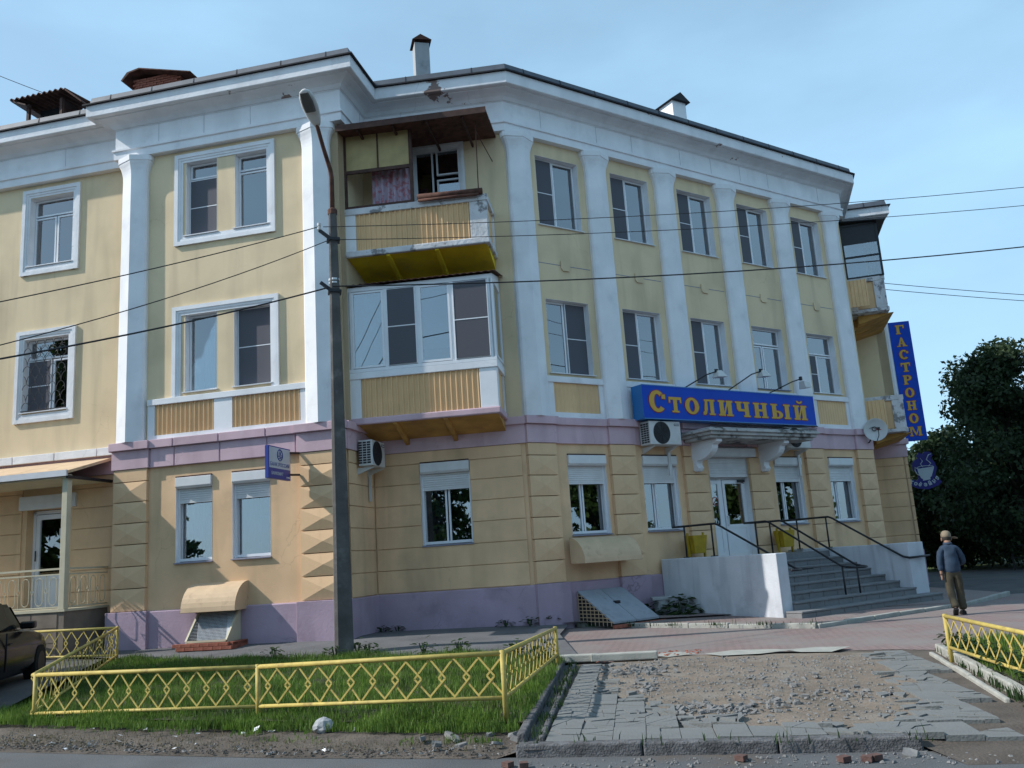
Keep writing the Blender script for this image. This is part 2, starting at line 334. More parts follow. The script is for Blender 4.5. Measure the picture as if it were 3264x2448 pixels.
# upper floor openings
UA=[(-14.0,-13.0,11.55,13.84),(-12.42,-11.35,11.55,13.84),(-14.0,-13.0,6.9,9.16),(-12.46,-11.32,6.9,9.16)]
GA=[(-14.24,-13.13,2.2,4.52),(-12.53,-11.41,2.2,4.52)]
GB=[(-5.69,-4.27,2.22,4.52)]
UB=[(-5.46,-4.04,11.75,14.0),(-6.4,-3.9,7.05,9.2)]
UC=[]
for i in range(5):
    a=1.10+2.965*i; UC += [(a,a+1.62,11.52,13.76),(a,a+1.60,6.94,9.18)]
GCw=[(1.43,2.84),(4.27,5.70),(10.26,11.68),(13.2,14.61)]
GC=[(a,b,2.25,4.54) for a,b in GCw]; DOOR=(7.12,8.94,1.32,4.5)
UW=[(-19.75,-18.2,11.55,13.78),(-19.75,-18.2,6.95,9.2)]; DW=(-19.4,-17.95,1.2,4.02)
wall('wall','yellow',FW,-27,AL0+.3,ZB3-.1,ZAR+.6,UW); wall('wall','ochre',FW,-27,AL0+.3,Z_B0,ZB2,[DW])
wall('wall','yellow',FA,AL0,AR0,ZB3-.1,ZAR+.6,UA); wall('wall','ochre',FA,AL0,AR0,Z_B0,ZB2,GA)
wall('wall','yellow',FAl,0,SETB,ZB3-.1,ZAR+.6); wall('wall','ochre',FAl,0,SETB,Z_B0,ZB2)
wall('wall','yellow',FAr,0,(Bin-Acr).length,ZB3-.1,ZAR+.6); wall('wall','ochre',FAr,0,(Bin-Acr).length,Z_B0,ZB2)
wall('wall','yellow',FB,-7.06,-2.672,ZB3-.1,ZAR+.6,UB); wall('wall','ochre',FB,-7.06,-2.672,Z_B0,ZB2,GB)
wall('wall','yellow',FC,0,CL,ZB3-.1,ZAR+.6,UC); wall('wall','ochre',FC,0,CL,Z_B0,ZB2,GC+[DOOR])
wall('wall','yellow',FD,0,4.4,ZB3-.1,ZAR+.6); wall('wall','ochre',FD,0,4.4,Z_B0,ZB2)
wall('wall','yellow',FEr,0,1.8,ZB3-.1,ZAR+.6); wall('wall','ochre',FEr,0,1.8,Z_B0,ZB2)
wall('wall','yellow',FE,0,9,ZB3-.1,ZAR+.6); wall('wall','ochre',FE,0,9,Z_B0,ZB2)
# entablature, gutter, roof
sweep([(.0,ZAR),(.20,ZAR),(.20,14.45),(.245,14.47),(.245,14.53),(.20,14.55),(.0,14.55)]).build('architrave','white',BLD)
sweep([(-.02,14.55),(.17,14.55),(.17,15.17),(.19,15.175),(.19,15.2),(-.02,15.2)]).build('frieze','white',BLD)
prof=[(-.1,15.2),(.22,15.2),(.25,15.235),(.30,15.29),(.40,15.345),(.52,15.38),(.60,15.40),(.60,15.43),(.74,15.43),(.76,15.45),(.76,15.80),(-.1,15.80)]
sweep(prof).build('cornice','peel',BLD)
sweep([(-.6,15.81),(.80,15.81),(.84,15.80),(.84,15.84),(-.6,16.05)]).build('eave','roofdark',BLD)
sweep([(.66,15.87),(.70,15.87),(.66,16.10),(.62,16.10)]).build('gutter','roofmetal',BLD)
g=M()
gp=offs(PATH,.69)
for i in range(len(gp)-1):
    a,b=gp[i],gp[i+1]; L_=(b-a).length
    if L_<1: continue
    k=int(L_/1.35)
    for j in range(k):
        p=a.lerp(b,(j+.5)/k); d=(b-a).normalized(); r=Vector((d.y,-d.x))
        g.bar((p.x+r.x*.02,p.y+r.y*.02,15.84),(p.x-r.x*.04,p.y-r.y*.04,16.11),.03,.02)
tag(g.build('gutter_clips','roofdark',BLD),kind='stuff')
# frieze joints
fj=M()
for a,b in zip(PATH[:-1],PATH[1:]):
    d=(b-a).normalized(); r=Vector((d.y,-d.x)); L_=(b-a).length; x=1.3
    while x<L_-.5:
        p=a+d*x+r*.171; fj.bar((p.x,p.y,14.6),(p.x,p.y,15.17),.012,.006); x+=random.choice((1.5,2.9,2.2))
tag(fj.build('frieze_joints','sillgrey',BLD),kind='stuff')
rp=offs(PATH,.60); inner=[p for p in offs(PATH,-.5)]
back=[Vector((Eend.x-14,Eend.y+2)),Vector((-6,36)),Vector((Wst.x+2,Wst.y+12))]
pts=rp+[Vector((Eend.x-13,Eend.y+3)),Vector((-4,38)),Vector((Wst.x+3,Wst.y+13))]
bm=bmesh.new(); vs=[bm.verts.new((p.x,p.y,15.95)) for p in pts]; f_=bm.faces.new(vs); bmesh.ops.triangulate(bm,faces=[f_])
me=bpy.data.meshes.new('roof_deck'); bm.to_mesh(me); bm.free(); me.materials.append(MATS['roofmetal']); obj('roof_deck',me,BLD)
def slope(a,b,c_,d_,za,zb):
    m=M(); m.add([(a.x,a.y,za),(b.x,b.y,za),(c_.x,c_.y,zb),(d_.x,d_.y,zb)],[(0,1,2,3)]); m.build('roof_slope','roofmetal',BLD)
slope(rp[0],Acl+Vector((0,-.2)),Acl+nA*5,Wst+nA*5,15.97,18.0)
slope(Acl+nA*.2,Acr+nA*.2,Acr+nA*5,Acl+nA*5,15.97,18.0)
slope(Bin+nB*.0,P0,P0+nC*5,Bin+nB*5,15.97,18.0)
slope(P0,Cend,Cend+nC*5,P0+nC*5,15.97,18.0)
bw=M()
bpts=[Wst]+[Vector((Wst.x+3,Wst.y+13)),Vector((-4,38)),Vector((Eend.x-13,Eend.y+3)),Eend]
bw.loft([[(p.x,p.y,Z_B0) for p in bpts],[(p.x,p.y,15.9) for p in bpts]],False,False); bw.build('back_wall','ochre',BLD)
# lilac belt and plinth
sweep([(-.02,ZB1),(.07,ZB1),(.07,ZB2),(-.02,ZB2)]).build('belt_frieze','purple',BLD)
sweep([(-.02,ZB2),(.15,ZB2),(.155,ZB2+.03),(.155,ZB3-.02),(.10,ZB3),(-.02,ZB3+.01)]).build('belt_cap','purple',BLD)
sweep([(-.02,Z_B0),(.10,Z_B0),(.10,Z_PL-.03),(.05,Z_PL),(-.02,Z_PL)]).build('plinth','plinth',BLD)
def block(name,mt,frame,u0,u1,n,z0,z1,bev=.012):
    return M().box(u0,u1,-n,-.01,z0,z1).build(name,mt,BLD,frame,bevel=bev)
def breaks(frame,u0,u1):
    block('belt_block','purple',frame,u0,u1,.15,ZB1,ZB2-.004); block('cap_block','purple',frame,u0-.04,u1+.04,.25,ZB2,ZB3+.006); block('plinth_block','plinth',frame,u0-.05,u1+.05,.20,Z_B0,Z_PL+.01)
breaks(FA,-16.18,-15.02); breaks(FA,-10.56,-9.14)
for i in range(6): breaks(FC,.0+2.97*i,1.03+2.97*i)
breaks(FE,-.05,1.0)
# belt panels on A with open joints
for a,b in ((-14.98,-14.26),(-14.22,-12.87),(-12.83,-11.46),(-11.42,-10.62)):
    block('belt_block','purple',FA,a,b,.10,ZB1-.003,ZB2-.006); block('cap_block','purple',FA,a,b,.185,ZB2+.002,ZB3+.012)
for a in np.arange(-26.9,-16.6,1.42):
    block('cap_block','peel',FW,a,a+1.39,.20,ZB2+.002,ZB3+.012)
# rusticated quoin stones: shallow diamond points
qz=[Z_PL+.012,1.60,2.19,2.78,3.36,3.94,4.50]
def stone_mesh(w,h,base=.12,tip=.105):
    m=M(); g_=.012
    a,b,c_,d_=-w/2,w/2,g_,h-g_
    v=[(a,0,c_),(b,0,c_),(b,0,d_),(a,0,d_),(a,-base,c_),(b,-base,c_),(b,-base,d_),(a,-base,d_),(0,-base-tip,(c_+d_)/2)]
    m.add(v,[(0,1,5,4),(1,2,6,5),(2,3,7,6),(3,0,4,7),(4,5,8),(5,6,8),(6,7,8),(7,4,8)])
    return m
qs={}
def quoins(frame,u0,u1,tip,zlist=qz,base=.12):
    w=u1-u0
    for j in range(len(zlist)):
        z0=zlist[j]; z1=zlist[j+1] if j+1<len(zlist) else ZB1
        tp=tip if j+1<len(zlist) else .004
        k=(round(w,2),round(z1-z0,2),tp,base)
        if k not in qs: qs[k]=stone_mesh(w,z1-z0,base,tp).build('quoin_stone','ochre',BLD); o=qs[k]
        else: o=bpy.data.objects.new('quoin_stone',qs[k].data); COL.objects.link(o); o.parent=BLD
        c_,s_=math.cos(frame[2]),math.sin(frame[2]); um=(u0+u1)/2
        o.location=(frame[0]+c_*um,frame[1]+s_*um,z0); o.rotation_euler=(0,0,frame[2])
quoins(FA,-16.12,-15.08,.06); quoins(FA,-10.49,-9.19,.08)
for i in range(6): quoins(FC,.02+2.97*i,1.0+2.97*i,.04)
quoins(FE,0.0,.95,.05)
def courses(frame,u0,u1,skip=(),zl=qz,n=.035):
    for j in range(len(zl)):
        z0=zl[j]; z1=zl[j+1] if j+1<len(zl) else ZB1
        segs=[(u0,u1)]
        for (a,b,c_,d_) in skip:
            if d_>z0+.05 and c_<z1-.05:
                ns=[]
                for s0,s1 in segs:
                    if a>s0: ns.append((s0,min(a,s1)))
                    if b<s1: ns.append((max(b,s0),s1))
                segs=ns
        for s0,s1 in segs:
            if s1-s0>.05: M().box(s0,s1,-n,-.002,z0+.009,z1-.009).build('wall_course','ochre',BLD,frame,bevel=.008)
courses(FB,-7.0,-2.78,[(-5.70,-4.26,2.2,4.54)]); courses(FW,-24,AL0,[(-19.55,-17.85,.9,4.7)]); courses(FAr,.06,(Bin-Acr).length-.04); courses(FEr,0.02,1.74)
# giant order: faceted half-columns with flared capitals
def column_mesh():
    def ring(k,z,ky=1): 
        P=[(-.42,.02),(-.42,-.10),(-.38,-.15),(0,-.30),(.38,-.15),(.42,-.10),(.42,.02)]
        return [(x*k,(y*k*ky if y<0 else y),z) for x,y in P]
    m=M(); zs=[(5.6,1.06),(9.5,1.03),(13.55,.985),(13.66,1.0),(13.78,1.05),(13.9,1.14),(13.99,1.24),(14.04,1.27),(14.05,1.33),(14.21,1.35)]
    m.loft([ring(k,z) for z,k in zs]); return m
col0=None
for fr,u in [(FA,-15.64),(FA,-9.84),(FE,.45)]+[(FC,.44+2.965*i) for i in range(6)]:
    if col0 is None: col0=column_mesh().build('column','white',BLD); o=col0
    else: o=bpy.data.objects.new('column',col0.data); COL.objects.link(o); o.parent=BLD
    o.location=(fr[0]+math.cos(fr[2])*u,fr[1]+math.sin(fr[2])*u,0); o.rotation_euler=(0,0,fr[2])
# windows on C
L2=lambda s:[(0,s,0,1,'screen'),(s,1,0,1,'pane')]
for i in range(5):
    a=1.10+2.965*i
    window(FC,a,a+1.62,11.52,13.76,L2(.46),curt=[(.45,.95)])
    if i==0: window(FC,a,a+1.60,6.94,9.18,[(0,.5,0,1,'pane'),(.5,1,0,1,'screen')],curt=[(0,.5)])
    elif i==3: window(FC,a,a+1.60,6.94,9.18,[(0,1,.72,1,'pane'),(0,.42,0,.72,'pane'),(.42,1,0,.72,'pane')],curt=[(.0,1)],sill='sillgrey')
    elif i==4: window(FC,a,a+1.60,6.94,9.18,[(0,1,.66,1,'pane'),(0,.4,0,.66,'screen'),(.4,1,0,.66,'pane')],curt=[(.2,1)])
    else: window(FC,a,a+1.60,6.94,9.18,L2(.45),curt=[(.5,1)])
    # apron: rail and corrugated panel below second floor windows
    c0=.86+2.965*i; c1=c0+2.14
    M().box(c0,c1,-.09,-.01,6.64,6.82).build('apron_rail','white',BLD,FC,bevel=.01)
    M().box(c0,c0+.26,-.05,-.01,5.61,6.64).build('apron_pier','white',BLD,FC); M().box(c1-.2,c1,-.05,-.01,5.61,6.64).build('apron_pier','white',BLD,FC)
    M().box(c0+.26,c1-.2,-.05,-.01,5.61,5.76).build('apron_base','white',BLD,FC)
    # storey groove with small keystone block
    M().box(a-.15,a+.68,-.006,.02,10.28,10.30).build('plaster_joint','sillgrey',BLD,FC); M().box(a+1.0,a+1.8,-.006,.02,10.28,10.30).build('plaster_joint','sillgrey',BLD,FC)
    M().prism([(a+.66,10.42),(a+1.0,10.42),(a+1.0,10.2),(a+.94,10.12),(a+.72,10.12),(a+.66,10.2)],-.045,-.005,'y').build('plaster_key','yellow',BLD,FC)
def corrugated(name,frame,u0,u1,z0,z1,parent=BLD,y=0.,mt='corr',pitch=.148,rise=.038,bk=.03):
    m=M(); n=max(1,round((u1-u0)/pitch)); p=(u1-u0)/n; pts=[]
    for i in range(n):
        x=u0+i*p; pts+=[(x,y),(x+p*.52,y),(x+p*.66,y-rise),(x+p*.80,y-rise),(x+p*.97,y)]
    pts.append((u1,y)); pts+=[(u1,y+bk),(u0,y+bk)]
    m.prism(pts,z0,z1,'z'); return m.build(name,mt,parent,frame)
for i in range(5):
    c0=.86+2.965*i; corrugated('apron_panel',FC,c0+.26,c0+1.94,5.76,6.64,y=-.012,pitch=.14,rise=.012,bk=.01)
# windows on A and the wing
window(FA,*UA[0][:2],*UA[0][2:],[(0,1,.78,1,'pane'),(0,1,0,.78,'screen')],curt=[(0,1)]); window(FA,*UA[1][:2],*UA[1][2:],[(0,1,.78,1,'pane'),(0,1,0,.78,'pane')],curt=[(0,1)])
window(FA,*UA[2][:2],*UA[2][2:],[(0,1,0,1,'pane')],curt=[(0,1)]); window(FA,*UA[3][:2],*UA[3][2:],[(0,1,0,1,'screen')],curt=[(0,1)])
window(FW,*UW[0][:2],*UW[0][2:],[(0,1,.74,1,'pane'),(0,.52,0,.74,'pane'),(.52,1,0,.74,'pane')],curt=[(.1,1)])
wg=window(FW,*UW[1][:2],*UW[1][2:],[(0,1,.72,1,'pane'),(0,.55,0,.72,'screen'),(.55,1,0,.72,'pane')],curt=[(.5,1)])
def surround(frame,u0,u1,z0,z1,bottom=True,w=.26,mt='white'):
    m=M(); 
    for (n,a,b) in ((.07,0,w*.45),(.045,w*.45,w*.72),(.025,w*.72,w)):
        m.box(u0+a,u0+b,-n,-.004,z0,z1); m.box(u1-b,u1-a,-n,-.004,z0,z1)
        m.box(u0+b,u1-b,-n,-.004,z1-b,z1-a)
        if bottom: m.box(u0+b,u1-b,-n,-.004,z0+a,z0+b)
    return m.build('window_surround',mt,BLD,frame)
surround(FA,-14.35,-11.14,11.25,14.09); surround(FA,-14.38,-11.08,6.78,9.40,False); surround(FW,-20.0,-17.93,11.25,14.06,mt='peel'); surround(FW,-20.0,-17.93,6.62,9.46,mt='peel')
# grille of scale arcs on the wing window
gr=M()
for j in range(8):
    for i in range(-1,6):
        cx=-19.75+.15+.3*i+(.15 if j%2 else 0); cz=6.98+.28*j
        pts=[(cx+.15*math.cos(t),-.03,cz+.26*math.sin(t)) for t in np.linspace(0,math.pi,9)]
        pts=[p for p in pts if -19.74<p[0]<-18.21 and p[2]<9.15]
        if len(pts)>2: gr.tube(pts,.009,5)
gr.bar((-19.75,-.03,6.98),(-18.2,-.03,6.98),.06,.02); gr.build('window_grille','blackmetal',wg)
# A apron panels
M().box(-15.12,-10.24,-.10,-.01,6.60,6.77).build('apron_rail','white',BLD,FA,bevel=.01)
for a,b in ((-15.12,-14.90),(-13.05,-12.50),(-10.46,-10.22)): M().box(a,b,-.06,-.01,5.61,6.60).build('apron_pier','white',BLD,FA)
for a,b in ((-14.90,-13.05),(-12.50,-10.46)):
    M().box(a,b,-.06,-.01,5.61,5.74).build('apron_base','white',BLD,FA); corrugated('apron_panel',FA,a,b,5.74,6.60,y=-.012,pitch=.146,rise=.045,bk=.01)
# ground floor windows with roller shutters
for (a,b,c_,d_) in GA: window(FA,a,b,c_,d_,[(0,1,0,.83,'pane')],depth=.23,sill='sillgrey',curt=[(0,.55)],cmat='curtain_dim',shutter=3.84,name='shop_window',sill_over=.02)
for (a,b,c_,d_) in GB: window(FB,a,b,c_,d_,[(0,.5,0,.86,'pane'),(.5,1,0,.86,'pane')],depth=.23,sill='sillgrey',curt=[(.05,.42)],cmat='curtain_dim',shutter=3.78,name='shop_window',sill_over=.02)
for k,(a,b,c_,d_) in enumerate(GC): window(FC,a,b,c_,d_,[(0,.42,0,.86,'pane'),(.42,1,0,.86,'pane')],depth=.23,sill='sillgrey',curt=[(.45,.9)] if k%2==0 else [(.5,.8)],cmat='curtain_dim',shutter=3.74,name='shop_window',sill_over=.02)
# ------------------------------------------------------------------ balconies on the recessed bays
def balcony(frame,u0,u1,z,soffit,edge,panels_end,left_abut=True,dep=1.42,side_right=True,edge_mt='white'):
    """slab underside z, parapet top z+1.42; u0..u1; front at y=-dep"""
    b=M()
    # slab with sloped soffit and two ribs
    b.box(u0,u1,-dep,-.01,z,z+.13); B=b.build('balcony',edge,BLD,frame,bevel=.02)
    s=M(); s.prism([(-dep+.06,z-.004),(-.01,z-.004),(-.01,z-.34)],u0+.05,u1-.05,'x'); s.build('soffit',soffit,B)
    for f_ in (.30,.64):
        x=u0+(u1-u0)*f_; M().prism([(-dep+.02,z-.01),(-.01,z-.01),(-.01,z-.52),(-.5,z-.34),(-dep+.02,z-.07)],x-.06,x+.06,'x').build('rib',soffit,B,bevel=.02)
    e=M(); e.box(u0-.0,u1+.04,-dep-.05,-dep+.08,z-.03,z+.15); e.box(u1-.10,u1+.04,-dep+.08,-.01,z-.03,z+.15); e.build('slab_edge',edge_mt,B,bevel=.03)
    zt=z+1.42; zr=z+1.23
    r_=M(); r_.box(u0,u1+.03,-dep-.03,-dep+.14,zr,zt); r_.box(u1-.13,u1+.03,-dep+.14,-.01,zr,zt)
    if not left_abut: r_.box(u0-.03,u0+.13,-dep+.14,-.01,zr,zt)
    r_.build('parapet_rail',edge_mt if edge_mt=='crumble' else 'white',B,bevel=.015)
    p=M(); p.box(u0,u0+.33,-dep,-dep+.1,z+.15,zr); p.build('parapet_post','white',B,bevel=.01)
    p=M(); p.box(u1-.49,u1,-dep,-dep+.1,z+.15,zr); p.box(u1-.1,u1,-dep+.1,-dep+.25,z+.15,zr); p.build('parapet_post',panels_end,B,bevel=.015)
    p=M(); p.box(u1-.1,u1,-.2,-.01,z+.15,zr); p.build('parapet_post','white',B)
    corrugated('parapet_panel',None,u0+.33,u1-.49,z+.15,zr,B,y=-dep+.045,rise=.045)
    M().box(u1-.08,u1-.05,-dep+.25,-.2,z+.15,zr).build('parapet_panel','corr',B)
    if not left_abut:
        M().box(u0+.05,u0+.08,-dep+.1,-.2,z+.15,zr).build('parapet_panel','corr',B); M().box(u0,u0+.1,-.2,-.01,z+.15,zr).build('parapet_post','white',B)
    return B
BX0,BX1=-7.22,-3.12
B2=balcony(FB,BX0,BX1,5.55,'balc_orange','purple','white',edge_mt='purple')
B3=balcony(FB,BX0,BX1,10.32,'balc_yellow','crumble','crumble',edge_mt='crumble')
# upvc glazing of the second floor balcony
gy=-1.40
gl=M(); gl.box(BX0,BX1+.02,gy-.05,gy+.06,6.97,7.06); gl.box(BX0,BX1+.02,gy-.03,gy+.05,9.28,9.40)
for x in (BX0+.03,BX0+.09,-6.13,-5.22,-4.26,BX1-.08,BX1-.02): gl.box(x-.05,x+.05,gy-.02,gy+.05,7.06,9.28)
gl.box(BX1-.06,BX1+.02,gy+.05,-.02,6.97,7.06); gl.box(BX1-.06,BX1+.02,gy+.05,-.02,9.28,9.40); gl.box(BX1-.06,BX1+.02,-.12,-.02,7.06,9.28)
G2=gl.build('balcony_glazing','pvc',BLD,FB)
xs=[BX0+.14,-6.18,-6.08,-5.27,-5.17,-4.31,-4.21,BX1-.13]
for i in range(4):
    a,b=xs[2*i],xs[2*i+1]; q=M(); s_=.055; y=gy-.035
    q.box(a,a+s_,y,y+.06,7.08,9.26); q.box(b-s_,b,y,y+.06,7.08,9.26); q.box(a+s_,b-s_,y,y+.06,7.08,7.08+s_); q.box(a+s_,b-s_,y,y+.06,9.26-s_,9.26); q.build('sash','pvc',G2)
    M().box(a+s_-.01,b-s_+.01,y+.025,y+.03,7.12,9.22).build('pane','glass',G2)
    if i in (1,3):
        M().box(a+.01,b-.01,y-.022,y-.018,7.1,9.24).build('insect_screen','screen',G2); f=M(); zm=8.17
        f.box(a,a+.02,y-.03,y-.005,7.09,9.25); f.box(b-.02,b,y-.03,y-.005,7.09,9.25); f.box(a+.02,b-.02,y-.03,y-.005,zm-.014,zm+.014); f.build('screen_frame','pvc',G2)
    bl=M(); bl.box(a,b,gy+.16,gy+.17,7.05 if i!=2 else 7.5,9.3); bl.build('blind','curtain',G2)
q=M(); 
for y0,y1 in ((gy+.08,gy+.14),(-.2,-.14)): q.box(BX1-.03,BX1+.035,y0,y1,7.08,9.26)
q.box(BX1-.03,BX1+.035,gy+.14,-.2,7.08,7.14); q.box(BX1-.03,BX1+.035,gy+.14,-.2,9.2,9.26); q.build('sash','pvc',G2)
M().box(BX1,BX1+.005,gy+.14,-.2,7.14,9.2).build('pane','glass',G2); M().box(BX1-.2,BX1-.19,gy+.2,-.1,7.05,9.3).build('blind','curtain',G2)
rf=M(); n=44; w=(BX1-BX0+.2)/n
top=[];
for i in range(n+1): top.append((BX0-.05+i*w,9.43+(.03 if i%2 else 0)))
rings=[[(x,gy-.16,z) for x,z in top]+[(x,gy-.16,z-.012) for x,z in top[::-1]],[(x,-.01,z+.33) for x,z in top]+[(x,-.01,z+.318) for x,z in top[::-1]]]
rf.loft(rings); rf.build('balcony_roof','rust',G2)
M().prism([(gy-.05,9.40),(-.02,9.40),(-.02,9.74)],BX1-.03,BX1+.015,'x').build('gable_panel','pvc',G2)
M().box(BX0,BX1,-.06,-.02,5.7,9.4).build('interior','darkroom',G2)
# home-made canopy and screen of the third floor balcony
cn=M(); cn.prism([(-1.98,13.93),(-.02,14.10),(-.02,14.16),(-1.98,14.0)],BX0,BX1+.22,'x'); K3=cn.build('balcony_canopy','rust',BLD,FB)
M().box(BX0,BX1+.22,-2.0,-1.96,13.88,14.06).build('edge_board','brown',K3)
for x in (BX0+.06,-5.22): M().box(x-.045,x+.045,-1.42,-1.33,11.74,14.02).build('post','brown',K3)
M().box(BX0+.1,-5.26,-1.41,-1.35,12.82,12.92).build('beam','brown',K3); M().box(BX0+.1,-5.26,-1.41,-1.35,11.74,11.82).build('beam','brown',K3); M().box(-6.2,-6.16,-1.42,-1.36,12.92,13.98).build('post','brown',K3)
for x0,x1 in ((BX0+.1,-6.2),(-6.16,-5.26)): M().box(x0,x1,-1.395,-1.375,12.92,13.98).build('infill_panel','ply',K3)
for x in (-6.6,-5.6,-4.6,-3.6): M().box(x-.03,x+.03,-1.9,-.1,13.84,13.92).build('rafter','brown',K3)
K=M(); K.tube([(-3.33,-1.36,11.74),(-3.30,-1.36,13.98)],.016,6); K.build('rod','rust',K3); K=M(); K.tube([(-3.31,-1.36,13.7),(-3.05,-.03,13.35)],.014,6); K.build('brace','rust',K3)
cu=M(); n=34; t_=[];b_=[]
for i in range(n+1):
    x=-6.5+1.15*i/n; y=-.95+.05*math.sin(i*1.2); t_.append((x,y,13.3)); b_.append((x,y,11.5))
cu.loft([b_,t_],False,False); cu.build('curtain','pinkcurtain',K3,smooth=True,recalc=False)
rl=M(); rl.tube([(-5.05,-1.50,11.83),(-3.2,-1.50,11.80)],.085,10); rl.tube([(-5.02,-1.56,11.70),(-3.3,-1.56,11.69)],.045,8); rl.build('rolled_mat','rust',K3,smooth=True)
# balcony door and window behind
w3=window(FB,*UB[0][:2],*UB[0][2:],[(0,.42,0,1,'pane'),(.46,1,.62,1,'pane'),(.46,1,.0,.58,'pane')],depth=.12,curt=None)
surround(FB,-5.62,-3.9,11.7,14.12,False,.2)
M().box(-4.75,-4.25,.3,.32,11.9,12.35).build('paper_sheet','curtain',w3)
window(FB,*UB[1][:2],*UB[1][2:],[(0,.5,0,1,'pane'),(.5,1,0,1,'pane')],curt=[(0,1)])
# balconies on the far recessed bay (seen from their near side)
def far_balcony(z,mt):
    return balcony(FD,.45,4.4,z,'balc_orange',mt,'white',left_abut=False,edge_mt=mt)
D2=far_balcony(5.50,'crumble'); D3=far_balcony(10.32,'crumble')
dep=1.42
for (zz,par) in ((5.50,D2),(10.32,D3)):
    M().box(.44,.47,-dep-.0,-dep+.42,zz+.12,zz+1.25).build('side_post','crumble',par,bevel=.01); M().box(.43,.46,-dep+1.1,-.02,zz+.12,zz+1.25).build('side_post','white',par,bevel=.01)
    corrugated('side_panel',None,-.0,.7,zz+.15,zz+1.23,par,y=0,pitch=.14,rise=.03).rotation_euler=(0,0,-math.pi/2)
    o=par.children[-1]; o.location=(.462,-dep+1.1,0)
# dark glazed cabin on the third floor far balcony
cb=M()
for y in (-dep,-.08):
    cb.box(.42,.5,y-.04,y+.04,11.74,14.0)
for z in (11.76,12.62,13.2,13.96): cb.box(.42,.49,-dep,-.06,z-.035,z+.035)
for x in (1.5,2.6,3.7): cb.box(x-.04,x+.04,-dep-.03,-dep+.04,11.74,14.0)
cb.box(.42,4.38,-dep-.03,-dep+.04,11.73,11.8); cb.box(.42,4.38,-dep-.03,-dep+.04,13.9,14.0)
CB=cb.build('balcony_glazing','blackmetal',BLD,FD)
for z0,z1 in ((11.8,12.58),(12.66,13.16)): M().box(.45,.456,-dep+.04,-.12,z0,z1).build('pane','glass',CB)
M().box(.45,.46,-dep+.04,-.12,13.24,13.92).build('board','blackmetal',CB); M().box(.6,4.3,-dep-.0,-dep+.006,11.8,13.9).build('pane','glass',CB)
M().box(.9,.92,-.9,-.1,11.6,13.6).build('curtain','curtain',CB)
rr=M(); rr.prism([(-dep-.35,13.95),(-.02,14.1),(-.02,14.14),(-dep-.35,13.99)],.22,4.4,'x'); rr.build('balcony_roof','blackmetal',CB)
# ------------------------------------------------------------------ shop door, canopy with consoles
a,b,z0,z1=DOOR
dm=M(); y=.2
dm.box(a,a+.08,y,y+.1,z0,3.86); dm.box(b-.08,b,y,y+.1,z0,3.86); dm.box(a,b,y,y+.1,3.80,3.90); dm.box(7.72,7.82,y,y+.1,z0,3.8); DR=dm.build('shop_door','pvc',BLD,FC)
def leaf(x0,x1,zp,name='door_leaf'):
    q=M(); s_=.11; yy=y-.02
    q.box(x0,x0+s_,yy,yy+.07,z0+.02,3.78); q.box(x1-s_,x1,yy,yy+.07,z0+.02,3.78); q.box(x0+s_,x1-s_,yy,yy+.07,3.66,3.78); q.box(x0+s_,x1-s_,yy,yy+.07,zp,zp+.12); q.box(x0+s_,x1-s_,yy,yy+.07,z0+.02,z0+.14); q.box(x0+s_,x1-s_,yy+.02,yy+.05,z0+.14,zp)
    q.build(name,'pvc',DR); M().box(x0+s_-.01,x1-s_+.01,yy+.03,yy+.036,zp+.12,3.66).build('pane','glass',DR)
leaf(7.2,7.72,2.22); leaf(7.84,8.86,2.22)
h=M(); h.tube([(7.93,y-.06,2.3),(7.93,y-.06,2.62)],.018,6); h.box(7.9,7.96,y-.06,y-.02,2.3,2.34); h.box(7.9,7.96,y-.06,y-.02,2.58,2.62); h.build('door_handle','sillmetal',DR)
h=M(); h.box(8.55,8.85,y-.09,y-.02,3.70,3.78); h.bar((8.5,y-.1,3.74),(8.75,y-.12,3.66),.03,.02); h.build('door_closer','acdark',DR)
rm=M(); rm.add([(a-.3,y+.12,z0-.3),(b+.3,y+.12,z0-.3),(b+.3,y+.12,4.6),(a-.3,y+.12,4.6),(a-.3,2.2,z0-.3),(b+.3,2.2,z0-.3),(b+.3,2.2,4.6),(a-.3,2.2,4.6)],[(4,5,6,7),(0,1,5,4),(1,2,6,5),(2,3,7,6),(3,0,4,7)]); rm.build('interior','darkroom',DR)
sm=M(); k=11
for i in range(k):
    q=3.92+i*.055; sm.prism([(.02,q+.006),(.04,q),(.04,q+.055),(.02,q+.049)],a+.03,b-.03,'x')
sm.box(a+.03,b-.03,.01,.05,3.86,3.92); sm.build('shutter','shutter',DR)
sb=M(); sb.prism([(-.26,4.78),(-.12,4.84),(.02,4.84),(.02,4.50),(-.22,4.50),(-.26,4.56)],6.98,9.14,'x'); sb.build('shutter_box','shutter',DR,bevel=.01)
rv=M(); rv.box(a,a+.004,-.004,.3,z0,z1); rv.box(b-.004,b,-.004,.3,z0,z1); rv.build('reveal','white',DR)
